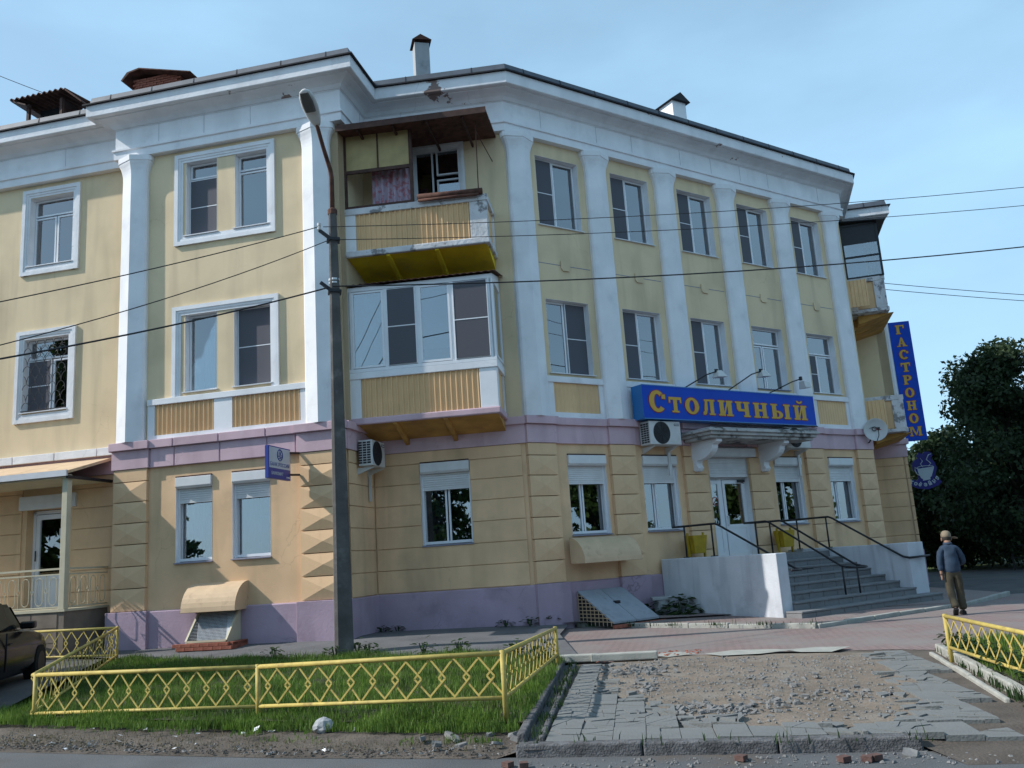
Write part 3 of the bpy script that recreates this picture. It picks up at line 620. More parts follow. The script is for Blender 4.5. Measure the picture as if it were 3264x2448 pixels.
# no-smoking style sticker ring on the glass
st_=M(); 
pts=[(7.46+.13*math.cos(t),y+.002,3.1+.13*math.sin(t)) for t in np.linspace(0,2*math.pi,17)]; st_.tube(pts,.014,5); st_.bar((7.37,y+.002,3.0),(7.55,y+.002,3.2),.02,.01); 
mat('stickerred',(.32,.05,.06),.5); st_.build('sticker','stickerred',DR)
cp=M(); cp.box(5.9,10.9,-1.42,-.05,5.02,5.12); cp.box(5.98,10.82,-1.32,-.05,4.93,5.02); cp.box(5.8,11.0,-1.5,-.05,5.12,5.19); cp.box(5.86,10.95,-1.45,-.05,5.19,5.24)
CPY=cp.build('entrance_canopy','canopy',BLD,FC,bevel=.02)
for x in (6.42,9.55):
    prof=[(-.02,4.92)]+[(-.02-1.05*math.sin(t)*1.0+0,0) for t in ()]
    pts=[(-.01,4.93),(-1.22,4.93),(-1.24,4.84),(-1.12,4.78)]+[(-1.05+.72*(1-math.cos(t)),4.76-.42*math.sin(t)) for t in np.linspace(.0,math.pi/2,7)]+[(-.30,4.22),(-.36,4.12),(-.30,4.03),(-.20,4.0),(-.16,4.05),(-.01,4.05)]
    M().prism(pts,x-.13,x+.13,'x').build('console','white',CPY,bevel=.015)
cb=M()
for j in range(5):
    pts=[]; xx=5.9
    while xx<11.0: pts.append((xx,-1.40-.02*j+.02*random.random(),5.25+.025*j+.035*random.random()-.02*math.sin(xx*1.3+j))); xx+=.22
    cb.tube(pts,.011,5)
cb.build('cable_bundle','acdark',CPY)
# ------------------------------------------------------------------ roof things
def bricks_stack(par,x0,x1,y0,y1,z0,z1):
    pass
CH=thing('chimney','tall pale rendered chimney with rusty metal hood above the recessed bay','chimney',(-2.35,27.0,.25))
M().box(-.25,.25,-.28,.28,17.0,19.1).build('shaft','concrete',CH,bevel=.01)
h=M()
for s in ((-.33,-.36),(.33,-.36),(.33,.36),(-.33,.36)): h.bar((s[0]*.66,s[1]*.6,19.05),(s[0]*.75,s[1]*.7,19.2),.03,.03)
h.add([(-.33,-.36,19.16),(.33,-.36,19.19),(.33,.36,19.19),(-.33,.36,19.16),(-.05,-.38,19.36),(-.05,.38,19.36)],[(0,1,4),(1,2,5,4),(2,3,5),(3,0,4,5)]); h.build('hood','rust',CH)
CH=thing('chimney','short white chimney with dark pitched hood above the long columned front','chimney',(7.35,33.0,.55))
M().box(-.36,.36,-.4,.4,17.5,19.55).build('shaft','white',CH,bevel=.01)
h=M(); h.add([(-.5,-.55,19.5),(.5,-.55,19.5),(.5,.55,19.5),(-.5,.55,19.5),(0,-.55,19.86),(0,.55,19.86)],[(0,1,4),(1,2,5,4),(2,3,5),(3,0,4,5),(0,3,2,1)]); h.build('hood','roofdark',CH)
DM=thing('roof_dormer','red brick roof dormer with sheet metal hood behind the left eave','dormer',(-11.45+.35,25.6,AL))
bk=M().box(-.5,.5,0,1,0,1)
M().box(-.52,1.15,.03,1.0,16.6,17.7).build('core','brick',DM)
bmsh=M().box(0,.235,-.02,.1,0,.065).build('brick','brick',DM,bevel=.006); bmsh.location=(-.55,0,16.75)
for r in range(13):
    for c_ in range(7):
        if r==0 and c_==0: continue
        x=-.55+c_*.25+(.12 if r%2 else 0)
        if x>1.0: continue
        share(bmsh,DM,(x+random.uniform(-.004,.004),random.uniform(-.012,.008),16.75+r*.078))
h=M(); h.prism([(-.80,17.64),(-.58,17.90),(-.15,17.98),(1.7,17.50),(1.7,17.47),(-.12,17.93),(-.5,17.86),(-.74,17.62)],-.3,1.1,'y'); h.build('hood','rust',DM)
DM=thing('roof_dormer','dark wooden roof dormer under wavy corrugated sheets at the left edge','dormer',(-15.2,26.9,AL))
for x in (-.62,.68): M().box(x-.05,x+.05,-.02,.08,16.7,17.95).build('post','brown',DM)
M().box(-.67,.73,0,.1,16.75,16.9).build('board','brown',DM); M().box(-.57,.63,.5,.6,16.7,17.95).build('backboard','darkroom',DM)
for i in range(3): M().box(.73,.77,.02+.5*i,.5+.5*i,16.6,17.9).build('side_board','brown',DM)
cs=M(); n=60; t_=[]
for i in range(n+1):
    x=-1.15+2.15*i/n; t_.append((x,.045*math.sin(i/n*2*math.pi*10)))
cs.loft([[(x,-.25,18.12+z+x*.02) for x,z in t_]+[(x,-.25,18.095+z+x*.02) for x,z in t_[::-1]],[(x,1.4,18.35+z) for x,z in t_]+[(x,1.4,18.325+z) for x,z in t_[::-1]]]); cs.build('corrugated_roof','rust',DM)
M().prism([(1.0,18.12),(1.65,17.55),(1.65,17.5),(1.0,18.05)],-.25,1.4,'y').build('side_sheet','rust',DM); M().prism([(-1.15,18.1),(-.55,17.85),(-.55,17.8),(-1.15,18.05)],-.22,1.3,'y').build('under_sheet','brown',DM)
# ------------------------------------------------------------------ air conditioners
def aircon(label,frame,loc,w=1.0,hh=.72,d=.42):
    T=thing('air_conditioner',label,'air conditioner',frame,'outdoor air conditioning units'); 
    x,y,z=loc; c_,s_=math.cos(frame[2]),math.sin(frame[2]); T.location=(frame[0]+c_*x-s_*y,frame[1]+s_*x+c_*y,z)
    M().box(-w/2,w/2,-d,0,0,hh).build('casing','acwhite',T,bevel=.02)
    g_=M(); cx,cz=-.12*w,.5*hh
    for k in range(7): 
        r_=.06+.045*k*hh/.72
        g_.tube([(cx+r_*math.cos(t),-d-.012,cz+r_*math.sin(t)) for t in np.linspace(0,2*math.pi,25)],.005,4)
    for k in range(8):
        t=k*math.pi/4; g_.bar((cx,-d-.012,cz),(cx+.34*hh/.72*math.cos(t),-d-.012,cz+.34*hh/.72*math.sin(t)),.008,.008)
    tag(g_.build('fan_grille','acdark',T),kind=None)
    f=M(); f.prism([(cx+.345*hh/.72*math.cos(t),cz+.345*hh/.72*math.sin(t)) for t in np.linspace(0,2*math.pi,28)[:-1]],-d-.006,-d+.002,'y'); f.build('fan_opening','acdark',T)
    s=M()
    for i in range(9):
        for j in range(3): s.box(-w/2-.004,-w/2+.002,-d+.05+.12*j,-d+.15+.12*j,.06+.068*i,.11+.068*i)
    tag(s.build('side_vents','acdark',T),kind='stuff')
    M().box(w/2-.26,w/2-.05,-d-.006,-d+.002,hh-.14,hh-.07).build('brand_plate','acdark',T); b_=M()
    for i in range(7): b_.box(w/2-.245+.027*i,w/2-.228+.027*i,-d-.009,-d-.005,hh-.12,hh-.09)
    tag(b_.build('brand_letters','pvc',T),kind='stuff')
    for sx in (-.36,.36): M().prism([(-d-.02,-.03),(.22,-.03),(.22,-.26)],sx*w-.02,sx*w+.02,'x').build('bracket','acwhite',T)
    M().box(w*.36,w*.44,.0,.06,-.9,-.03).build('conduit','acwhite',T)
    return T
aircon('white air conditioner in the inner corner below the glazed balcony',FAr,(.98,-.12,4.42),.95,.70,.40)
aircon('white air conditioner under the left end of the blue shop sign',FC,(4.83,-.12,4.80),1.28,.72,.46)
aircon('half hidden air conditioner behind the right end of the entrance canopy',FC,(11.0,-.12,4.78),1.25,.72,.46)
# ------------------------------------------------------------------ lettering
def rect(a,b,c_,d_): return [(a,b),(c_,b),(c_,d_),(a,d_)]
def ring(cx,cy,rx,ry,tx,ty,a0,a1,n=16):
    out=[]; ts=np.linspace(R(a0),R(a1),n+1)
    for i in range(n):
        p,q=ts[i],ts[i+1]
        out.append([(cx+rx*math.cos(p),cy+ry*math.sin(p)),(cx+rx*math.cos(q),cy+ry*math.sin(q)),(cx+(rx-tx)*math.cos(q),cy+(ry-ty)*math.sin(q)),(cx+(rx-tx)*math.cos(p),cy+(ry-ty)*math.sin(p))])
    return out
T_=.30
def stem(x,t=T_,y0=0,y1=1,top=True,bot=True,s=.09):
    o=[rect(x,y0,x+t,y1)]
    if bot: o.append(rect(x-s,y0,x+t+s,y0+.11))
    if top: o.append(rect(x-s,y1-.11,x+t+s,y1))
    return o
GL={}
GL['С']=(1.0,ring(.52,.5,.5,.53,.30,.17,42,318,22)+[rect(.78,.62,1.0,.84)])
GL['О']=(1.0,ring(.5,.5,.5,.53,.30,.15,0,360,26))
GL['Т']=(1.0,[rect(0,.82,1,1),rect(0,.62,.12,.82),rect(.88,.62,1,.82),rect(.35,0,.65,.9),rect(.22,0,.78,.11)])
GL['Л']=(1.0,stem(.62)+[rect(.18,.88,.75,1),[(.26,.95),(.44,.95),(.42,.35),(.30,.05),(.16,.35)],[(.05,0),(.24,0),(.36,.16),(.36,.34),(.2,.3),(.05,.14)]])
GL['И']=(1.05,stem(.09)+stem(.66)+[[(.3,.02),(.42,.02),(.76,.98),(.64,.98)]])
GL['Ч']=(1.0,stem(.62)+stem(.07,y0=.5,bot=False)+[rect(.16,.36,.7,.52),[(.07,.55),(.37,.55),(.37,.5),(.22,.36),(.12,.42)]])
GL['Н']=(1.05,stem(.09)+stem(.66)+[rect(.3,.43,.75,.57)])
GL['Ы']=(1.4,stem(.09)+ring(.42,.27,.40,.28,.26,.12,-90,90,10)+[rect(.3,0,.44,.12),rect(.3,.43,.44,.55)]+stem(1.0))
GL['Й']=(1.05,GL['И'][1]+ring(.52,1.32,.24,.2,.13,.12,180,360,10))
GL['Г']=(.95,stem(.12)+[rect(.3,.86,.92,1),rect(.78,.62,.92,.9)])
GL['А']=(1.15,[[(.16,.05),(.34,.05),(.64,1),(.48,1)],[(.98,.05),(.66,.05),(.46,1),(.66,1)],rect(.34,.28,.8,.40),rect(.02,0,.44,.11),rect(.6,0,1.12,.11)])
GL['Р']=(1.0,stem(.12,top=False)+ring(.5,.72,.44,.30,.28,.13,-90,90,12)+[rect(.03,.9,.52,1.02),rect(.3,.42,.52,.55)])
GL['М']=(1.35,stem(.06,.2)+stem(1.02,.26)+[[(.16,1),(.42,1),(.78,.1),(.62,.1)],[(1.02,1),(1.2,1),(.74,.1),(.62,.1)]])
def letter(ch,x,z,w,h,y,parent,mt='signgold',mo='signred',out=.022):
    W0,polys=GL[ch]; sx=w/W0
    for (nm,m_,ex,yy) in (('letter_outline',mo,out,y-.004),('letter',mt,0,y-.012)):
        m=M()
        for k,p in enumerate(polys):
            cx=sum(q[0] for q in p)/len(p); cz=sum(q[1] for q in p)/len(p); pts=[]
            for q in p:
                px,pz=x+q[0]*sx,z+q[1]*h; dx,dz=px-(x+cx*sx),pz-(z+cz*h); l=math.hypot(dx,dz) or 1
                e=ex*1.3
                pts.append((px+dx/l*e,pz+dz/l*e))
            d=.0004*k
            m.prism(pts,yy-d,yy+.003,'y')
        m.build(nm,m_,parent)
mat('signblue',(.004,.06,.46),.55,.05,2,0,spec=.2,streak=.05)
mat('signside',(.02,.16,.42),.35,.05,2,0,spec=.5)
mat('signgold',(.58,.34,.05),.5,.05,3); mat('signred',(.28,.02,.03),.5,.05,3)
SG=thing('shop_sign','long blue light-box sign with gold Cyrillic lettering over the entrance','sign',FC)
M().box(3.95,11.98,-.66,-.18,5.56,6.61).build('box','signside',SG,bevel=.01)
M().box(3.955,11.975,-.664,-.655,5.575,6.6).build('face','signblue',SG)
fr=M(); fr.box(3.95,11.98,-.675,-.66,6.585,6.615); fr.box(3.95,11.98,-.675,-.66,5.555,5.585); fr.build('trim','signside',SG)
for x in (4.4,7.8,11.4): M().box(x-.04,x+.04,-.2,-.0,5.75,5.83).build('bracket','blackmetal',SG)
for ch,a,b,z0,z1 in [('С',4.18,4.86,5.79,6.43),('Т',5.0,5.53,5.79,6.27),('О',5.68,6.28,5.77,6.27),('Л',6.42,6.99,5.76,6.26),('И',7.15,7.82,5.755,6.26),('Ч',7.96,8.62,5.75,6.255),('Н',8.8,9.49,5.745,6.25),('Ы',9.66,10.65,5.745,6.25),('Й',10.82,11.52,5.74,6.245)]:
    letter(ch,a,z0,b-a,z1-z0,-.665,SG)
# floodlights on arms above the sign
for k,(x0,x1,z1) in enumerate([(5.85,6.85,7.10),(7.8,8.95,7.24),(9.75,10.95,7.10)]):
    lab=['first small white floodlight on a black arm, above the sign letter T','second small white floodlight on a black arm, middle of the sign','third floodlight, tilted down on a black arm above the sign right end'][k]
    T=thing('floodlight',lab,'floodlight',FC,'floodlights over the shop sign')
    m=M(); m.tube([(x0,-.5,6.60),(x1-.35,-.95,z1-.1),(x1,-1.05,z1)],.022,6); m.build('arm','blackmetal',T)
    h=M()
    if k<2:
        h.loft([[(x1-.02,-1.12,z1+.02),(x1+.16,-1.12,z1+.04),(x1+.16,-.95,z1+.04),(x1-.02,-.95,z1+.02)],[(x1-.10,-1.2,z1-.20),(x1+.34,-1.2,z1-.17),(x1+.34,-.9,z1-.17),(x1-.10,-.9,z1-.20)]])
    else:
        h.loft([[(x1,-1.15,z1-.08),(x1+.3,-1.15,z1-.12),(x1+.3,-.95,z1-.12),(x1,-.95,z1-.08)],[(x1+.02,-1.2,z1-.34),(x1+.34,-1.2,z1-.30),(x1+.34,-.9,z1-.30),(x1+.02,-.9,z1-.34)]])
    h.build('lamp_housing','acwhite',T,bevel=.01); M().box(x1-.04,x1+.04,-1.08,-1.0,z1-.05,z1+.08).build('knuckle','blackmetal',T)
# vertical sign on the far projecting front: faces the camera, plane perpendicular to that front
FV=(Ec.x+tE.x*.3,Ec.y+tE.y*.3,aE-math.pi/2)
VS=thing('vertical_sign','tall narrow blue sign reading downward in gold Cyrillic capitals','sign',FV)
M().box(.27,1.13,0,.2,5.52,10.78).build('box','signside',VS,bevel=.01); M().box(.275,1.125,-.006,.01,5.53,10.77).build('face','signblue',VS)
for k,ch in enumerate('ГАСТРОНОМ'):
    zt=10.62-k*.563; wd={'М':.48,'А':.44}.get(ch,.38); letter(ch,.70-wd/2,zt-.40,wd,.40,-.008,VS,out=.018)
for z in (6.6,8.4,10.4): 
    k=M(); k.tube([(.0,.1,z),(.3,.1,z)],.025,6); k.build('bracket','blackmetal',VS)
# coffee cup sign
FV2=(Ec.x+tE.x*1.0,Ec.y+tE.y*1.0,aE-math.pi/2)
mat('navy',(.012,.010,.14),.45,.08,3); mat('cupgrey',(.36,.42,.47),.5,.06,3)
CS=thing('coffee_sign','dark blue cut-out sign of a steaming coffee cup with curved lettering','sign',FV2)
c_=M()
body=[(.52,4.55),(.60,4.72),(.78,4.80),(.74,4.92),(.86,5.06),(1.0,4.98),(1.1,5.08),(1.32,5.06),(1.42,4.9),(1.30,4.78),(1.44,4.6),(1.50,4.35),(1.40,4.05),(1.30,3.86),(1.52,3.86),(1.62,3.74),(1.45,3.60),(1.05,3.46),(.62,3.52),(.30,3.70),(.13,3.95),(.30,3.98),(.60,3.86),(.70,3.95),(.66,4.2),(.52,4.3)]
c_.prism(body,0,.05,'y'); c_.build('board','navy',CS)
k=M(); k.prism([(.70,4.36),(1.38,4.42),(1.38,4.36),(1.24,4.02),(1.16,3.94),(1.18,3.88),(.86,3.84),(.88,3.90),(.80,3.96),(.72,4.2)],-.012,0,'y'); k.build('cup','cupgrey',CS)
k=M()
for t0,t1 in ((0,2*math.pi),):
    k.tube([(1.04+.34*math.cos(t),-.012,4.40+.07*math.sin(t)) for t in np.linspace(0,2*math.pi,25)],.014,5)
k.tube([(.74,-.012,4.34),(.62,-.012,4.44),(.60,-.012,4.30),(.66,-.012,4.14),(.76,-.012,4.08)],.02,5)
k.tube([(.94,-.012,4.42),(.86,-.012,4.56),(.96,-.012,4.68),(.88,-.012,4.82)],[.012,.02,.02,.008],5); k.tube([(1.16,-.012,4.44),(1.28,-.012,4.56),(1.12,-.012,4.74),(1.24,-.012,4.94),(1.36,-.012,4.96)],[.012,.02,.024,.02,.008],5)
k.build('cup_lines','cupgrey',CS)
def text_mesh(body,size,mt,parent,loc,rot=(math.pi/2,0,0),name='lettering',bold=0,xs=1.0):
    cu=bpy.data.curves.new(name,'FONT'); cu.body=body; cu.size=size; cu.align_x='CENTER'; cu.extrude=.002; cu.offset=bold; cu.resolution_u=3
    t=bpy.data.objects.new(name,cu); COL.objects.link(t); bpy.context.view_layer.update()
    me=bpy.data.meshes.new_from_object(t.evaluated_get(bpy.context.evaluated_depsgraph_get())); bpy.data.objects.remove(t)
    me.materials.clear(); me.materials.append(MATS[mt])
    o=obj(name,me,parent); o.location=loc; o.rotation_euler=rot; o.scale=(xs,1,1); return o
word='кофейня'
for i,ch in enumerate(word):
    t=R(228+i*15.5); text_mesh(ch,.24,'cupgrey',CS,(.88+.80*math.cos(t),-.006,4.34+.74*math.sin(t)),(math.pi/2,-(t+math.pi/2),0),'letter',.010)
for z in (4.7,4.0):
    k=M(); k.tube([(-.02,.02,z),(.6,.02,z-.12)],.022,6); k.build('bracket','blackmetal',CS)
# bank sign hanging off the left block
FS=(pA.x+tA.x*-10.62+tA.x*0,pA.y+tA.y*-10.62,AL+R(60))
BSx=pA+tA*(-10.7)
BS=thing('bank_sign','small white and blue hanging bank sign beside the lamp post','sign',(BSx.x,BSx.y,AL+math.pi/2))
mat('signwhite',(.50,.54,.60),.4,.04,3); mat('bankblue',(.03,.05,.27),.4,.05,3)
x0,x1=-1.5,-.32
M().box(x0,x1,-.05,.05,4.10,4.93).build('frame','bankblue',BS,bevel=.006); M().box(x0+.04,x1-.03,-.054,-.04,4.37,4.90).build('white_panel','signwhite',BS); M().box(x0+.02,x1-.01,-.054,-.04,4.105,4.365).build('blue_panel','bankblue',BS)
k=M(); cx,cz=(x0+x1)/2,4.72
k.tube([(cx+.14*math.cos(t),-.058,cz+.14*math.sin(t)) for t in np.linspace(0,2*math.pi,29)],.012,5)
k.bar((cx-.13,-.058,cz),(cx+.13,-.058,cz),.014,.008); k.bar((cx-.11,-.058,cz+.05),(cx+.02,-.058,cz+.05),.016,.008); k.bar((cx,-.058,cz),(cx,-.058,cz+.17),.014,.008,upv=(0,1,0)); k.bar((cx+.03,-.058,cz),(cx+.07,-.058,cz+.12),.012,.008,upv=(0,1,0))
k.tube([(cx-.11,-.058,cz-.04),(cx-.03,-.058,cz-.03),(cx+.06,-.058,cz-.05),(cx+.12,-.058,cz-.03)],.011,5); k.tube([(cx-.07,-.058,cz-.10),(cx+.0,-.058,cz-.07),(cx+.08,-.058,cz-.09)],.011,5)
k.build('emblem','bankblue',BS)
text_mesh('БАНК РОССИЯ',.135,'bankblue',BS,(cx,-.057,4.42),name='lettering',xs=1.05); text_mesh('БАНКОМАТ',.11,'signwhite',BS,(cx-.14,-.057,4.20),name='lettering',xs=1.0,bold=.002)
k=M(); 
for i in range(3): k.box(x1-.24+.07*i,x1-.19+.07*i,-.058,-.053,4.15,4.19)
tag(k.build('card_marks','signwhite',BS),kind='stuff')
for z in (4.84,4.26): M().bar((x1-.05,0,z),(-.14,-.22,z),.06,.05).build('bracket_arm','brown',BS)
# satellite dish at the far end of the columned front
DS=thing('satellite_dish','round white satellite dish with small emblem at the far corner','satellite dish',FC)
SD=P0+tC*15.5-nC*.55
DS.location=(SD.x,SD.y,5.52); DS.rotation_euler=(0,0,R(-12)); DS.scale=(.82,.82,.82)
d=M(); n=28; rings=[]
for r_,y in ((.0,.0),(.15,-.012),(.3,-.05),(.42,-.1),(.5,-.145),(.52,-.15)): rings.append([(max(r_,.002)*math.cos(2*math.pi*t/n),y,max(r_,.002)*math.sin(2*math.pi*t/n)) for t in range(n)])
for r_,y in ((.51,-.13),(.4,-.08),(.2,-.01),(.002,.02)): rings.append([(r_*math.cos(2*math.pi*t/n),y,r_*math.sin(2*math.pi*t/n)) for t in range(n)])
d.loft(rings); dd=d.build('reflector','acwhite',DS,smooth=True); 
k=M(); k.tube([(0,-.13,-.5),(.04,-.5,-.3),(.02,-.62,-.05)],.018,6); k.box(-.04,.08,-.7,-.6,-.06,.04); k.build('feed_arm','acdark',DS)
k=M(); k.tube([(-.02,.05,-.05),(-.25,.35,-.5),(-.5,.55,-.55)],.03,6); k.build('mount','acdark',DS)
k=M(); k.tube([(.10*math.cos(t)-.03,-.055,.05+.09*math.sin(t)) for t in np.linspace(.3,5.4,14)],.02,5); k.build('emblem_ring','acdark',DS); k=M(); k.prism([(.0,.02),(.16,-.02),(.28,-.01),(.18,.03),(.06,.06)],-.07,-.05,'y'); k.build('emblem_swoosh','stickerred',DS); k=M(); k.tube([(-.25,-.06,.08),(-.12,-.06,.13),(.02,-.058,.05),(.18,-.06,.06)],.008,4); k.build('emblem_line','acdark',DS)
# ------------------------------------------------------------------ entrance stairs
FS=FC; ZG=-.26
STR=thing('entrance_stairs','seven grey concrete entrance steps between two whitewashed side walls','stairs',FC)
mat('steps',(.20,.20,.205),.92,.12,2,.4,25,dirt=(.09,.085,.085),dirt_amt=.6,dirt_scale=2)
mat('whitewash',(.54,.56,.60),.9,.08,1.3,.3,20,streak=.42,streak_sc=3.4,dirt=(.30,.31,.34),dirt_amt=.5,dirt_scale=1.2)
u0,u1=4.95,10.35; n0=1.75; tread=.46; nst=7; rise=(1.32-ZG)/8
M().box(u0-.05,u1+.05,-n0,-.02,ZG-.2,1.315).build('landing','steps',STR)
for i in range(7):
    zt=1.32-(i+1)*rise; na=n0+i*tread; nb=na+tread
    L_=u1-u0+(0 if i<6 else .9); s0=u0+(0 if i<6 else -.35); k=9 if i<6 else 11; w=L_/k
    for j in range(k):
        M().box(s0+j*w+.006,s0+(j+1)*w-.006,-nb-.01,-na+.02,ZG-.15,zt-.055+random.uniform(-.006,.006)).build('step_block','steps',STR,bevel=.012)
    for j in range(4):
        w2=L_/4; M().box(s0+j*w2+.004,s0+(j+1)*w2-.004,-nb-.035,-na+.02,zt-.052,zt+random.uniform(-.004,.004)).build('step_tread','steps',STR,bevel=.012)
zw=1.40
M().box(4.55,4.96,-4.45,-.12,ZG-.3,zw).build('side_wall','whitewash',STR,bevel=.02)
M().box(10.3,10.72,-3.9,-.12,ZG-.3,zw).build('side_wall','whitewash',STR,bevel=.02); M().box(10.28,11.05,-4.5,-3.9,ZG-.3,zw+.01).build('end_pier','whitewash',STR,bevel=.02)
# handrails
def handrail(label,paths,posts,r=.032):
    T=thing('handrail',label,'handrail',FC,'black tube handrails of the entrance stairs')
    for p in paths:
        m=M(); m.tube(p,r,8); m.build('rail','blackmetal',T,smooth=True)
    for p in posts:
        m=M(); m.tube([p[0],p[1]],.026,8); m.build('post','blackmetal',T,smooth=True)
        m=M(); m.box(p[0][0]-.08,p[0][0]+.08,p[0][1]-.06,p[0][1]+.06,p[0][2]-.005,p[0][2]+.02); m.build('foot_plate','blackmetal',T)
    return T
def zst(n): 
    k=(n-n0)/tread
    return 1.32-max(0,(k+1))*rise if n>n0 else 1.32
lu=5.12
handrail('left black handrail bending down along the left stair wall',[[(lu,-.15,2.32),(lu,-1.9,2.32),(lu,-2.05,2.26),(lu,-4.55,.98),(lu-.02,-4.75,.95),(lu-.45,-4.78,.95)],[(lu+.0,-4.6,.96),(lu+.55,-4.66,.96)]],[((lu,-.65,1.4),(lu,-.65,2.32)),((lu,-1.75,1.4),(lu,-1.75,2.32))])
ru=10.2
handrail('right black handrail bending down along the right stair wall',[[(ru,-.1,2.36),(ru,-1.95,2.36),(ru,-2.1,2.3),(ru,-4.35,1.02),(ru,-4.55,.98),(ru+.9,-4.62,1.0)]],[((ru,-.7,1.4),(ru,-.7,2.36)),((ru,-1.85,1.4),(ru,-1.85,2.36))])
m1,m2=7.45,8.1
P1=[(m1,-.9,2.32),(m1,-1.75,2.32),(m1,-1.9,2.27),(m1,-4.2,.93),(m1,-4.4,.88)]; P2=[(m2,-.9,2.32),(m2,-1.75,2.32),(m2,-1.9,2.27),(m2,-4.2,.93),(m2,-4.4,.88)]
handrail('double black handrail standing in the middle of the stairs',[P1,P2,[(m1,-4.4,.88),(m1+.08,-4.62,.86),((m1+m2)/2,-4.72,.86),(m2-.08,-4.62,.86),(m2,-4.4,.88)],[(m1,-.9,2.32),(m2,-.9,2.32)]],[((m1,-1.35,1.32),(m1,-1.35,2.32)),((m2,-1.35,1.32),(m2,-1.35,2.32)),((m1,-4.25,zst(4.25)),(m1,-4.25,.9)),((m2,-4.25,zst(4.25)),(m2,-4.25,.9))])
# yellow litter bins on the landing
mat('binyellow',(.42,.27,.015),.6,.12,4,.1,20,dirt=(.16,.09,.02),dirt_amt=.6,dirt_scale=5)
for lab,u,n_ in (('yellow metal litter bin left of the shop door, behind the side wall',5.75,.45),('yellow metal litter bin right of the shop door on a short leg',9.75,.5)):
    T=thing('litter_bin',lab,'litter bin',FC,'yellow bins by the door'); q=P0+tC*u-nC*n_; T.location=(q.x,q.y,1.32)
    m=M(); a,b,h0,h1=.23,.30,.18,.72
    m.loft([[(-a,-.16,h0),(a,-.16,h0),(a,.16,h0),(-a,.16,h0)],[(-b,-.2,h1),(b,-.2,h1),(b,.2,h1),(-b,.2,h1)],[(-b+.03,-.17,h1),(b-.03,-.17,h1),(b-.03,.17,h1),(-b+.03,.17,h1)],[(-a+.04,-.12,h0+.05),(a-.04,-.12,h0+.05),(a-.04,.12,h0+.05),(-a+.04,.12,h0+.05)]]); m.build('bucket','binyellow',T,bevel=.008)
    for sx in (-.33,.33): M().box(sx-.025,sx+.025,-.03,.03,0,.8).build('support','binyellow',T)
    m=M(); m.tube([(-.33,0,.66),(.33,0,.66)],.016,6); m.build('axle','blackmetal',T)
# ------------------------------------------------------------------ cellar hatches
def hood(T,w,h,p,mt='tan'):
    m=M(); pts=[(0,h)]+[(-p*math.sin(t),h-(h)*(1-math.cos(t))) for t in np.linspace(.12,math.pi/2,10)]
    inner=[(y*.985,z-.012) for y,z in pts]
    m.prism(pts+inner[::-1],0,w,'x'); m.build('hood_sheet',mt,T)
    sd=[(0,0.0)]+[(0,h-.006)]+[(y*.985,z-.01) for y,z in pts[1:]]
    for x in (.004,w-.018): M().prism(sd,x,x+.014,'x').build('hood_side',mt,T)
q=pA+tA*(-13.62); T=thing('cellar_window_hood','beige rounded metal hood with slanted grate over a cellar opening, on brick footing','cellar hood',(q.x,q.y,AL,.90)); 
hood(T,1.55,.72,.70)
T.children[0].name='hood_sheet'
gzz=-.92
fr=M(); A_=(.22,-.14,.02); B_=(1.36,-.14,.02); C_=(1.36,-.78,gzz+.19); D_=(.22,-.78,gzz+.19)
for a,b in ((A_,B_),(B_,C_),(C_,D_),(D_,A_)): fr.bar(a,b,.05,.05)
fr.build('grate_frame','cream',T)
gr=M()
for i in range(22):
    t=(i+.5)/22; p=[A_[k]+(D_[k]-A_[k])*t for k in range(3)]; q2=[B_[k]+(C_[k]-B_[k])*t for k in range(3)]; gr.bar(p,q2,.012,.006)
for i in range(34):
    t=i/34; s_=.14
    p=[A_[k]+(B_[k]-A_[k])*t for k in range(3)]; t2=min(1,t+.28); q2=[D_[k]+(C_[k]-D_[k])*t2 for k in range(3)]; gr.bar(p,q2,.01,.006)
tag(gr.build('grate_mesh','sillmetal',T),kind='stuff')
M().add([(.24,-.12,.0),(1.34,-.12,.0),(1.34,-.74,gzz+.16),(.24,-.74,gzz+.16)],[(0,1,2,3)]).build('opening','darkroom',T)
for x in (.2,1.36): M().prism([(-.1,.02),(-.1,gzz+.15),(-.76,gzz+.15)],x,x+.02,'x').build('grate_cheek','cream',T)
bs=None
for i in range(6):
    for r_ in range(2):
        if bs is None: bs=M().box(0,.255,0,.12,0,.085).build('brick','brick',T,bevel=.008); o=bs
        else: o=share(bs,T)
        o.location=(.03+i*.262-(.1 if r_ else 0),-.94,gzz+.09*r_-.02)
for i in range(3):
    o=share(bs,T); o.location=(1.58,-.94+.27*i+.12,gzz+.07); o.rotation_euler=(0,0,math.pi/2)
M().box(.0,1.58,-.83,-.1,gzz-.1,gzz+.13).build('footing','brick',T)
q=P0+tC*1.16-nC*.16; T=thing('cellar_hood','weathered beige sheet metal hood below the first window of the columned front','cellar hood',(q.x,q.y,TH,1.47)); hood(T,2.05,.70,.66)
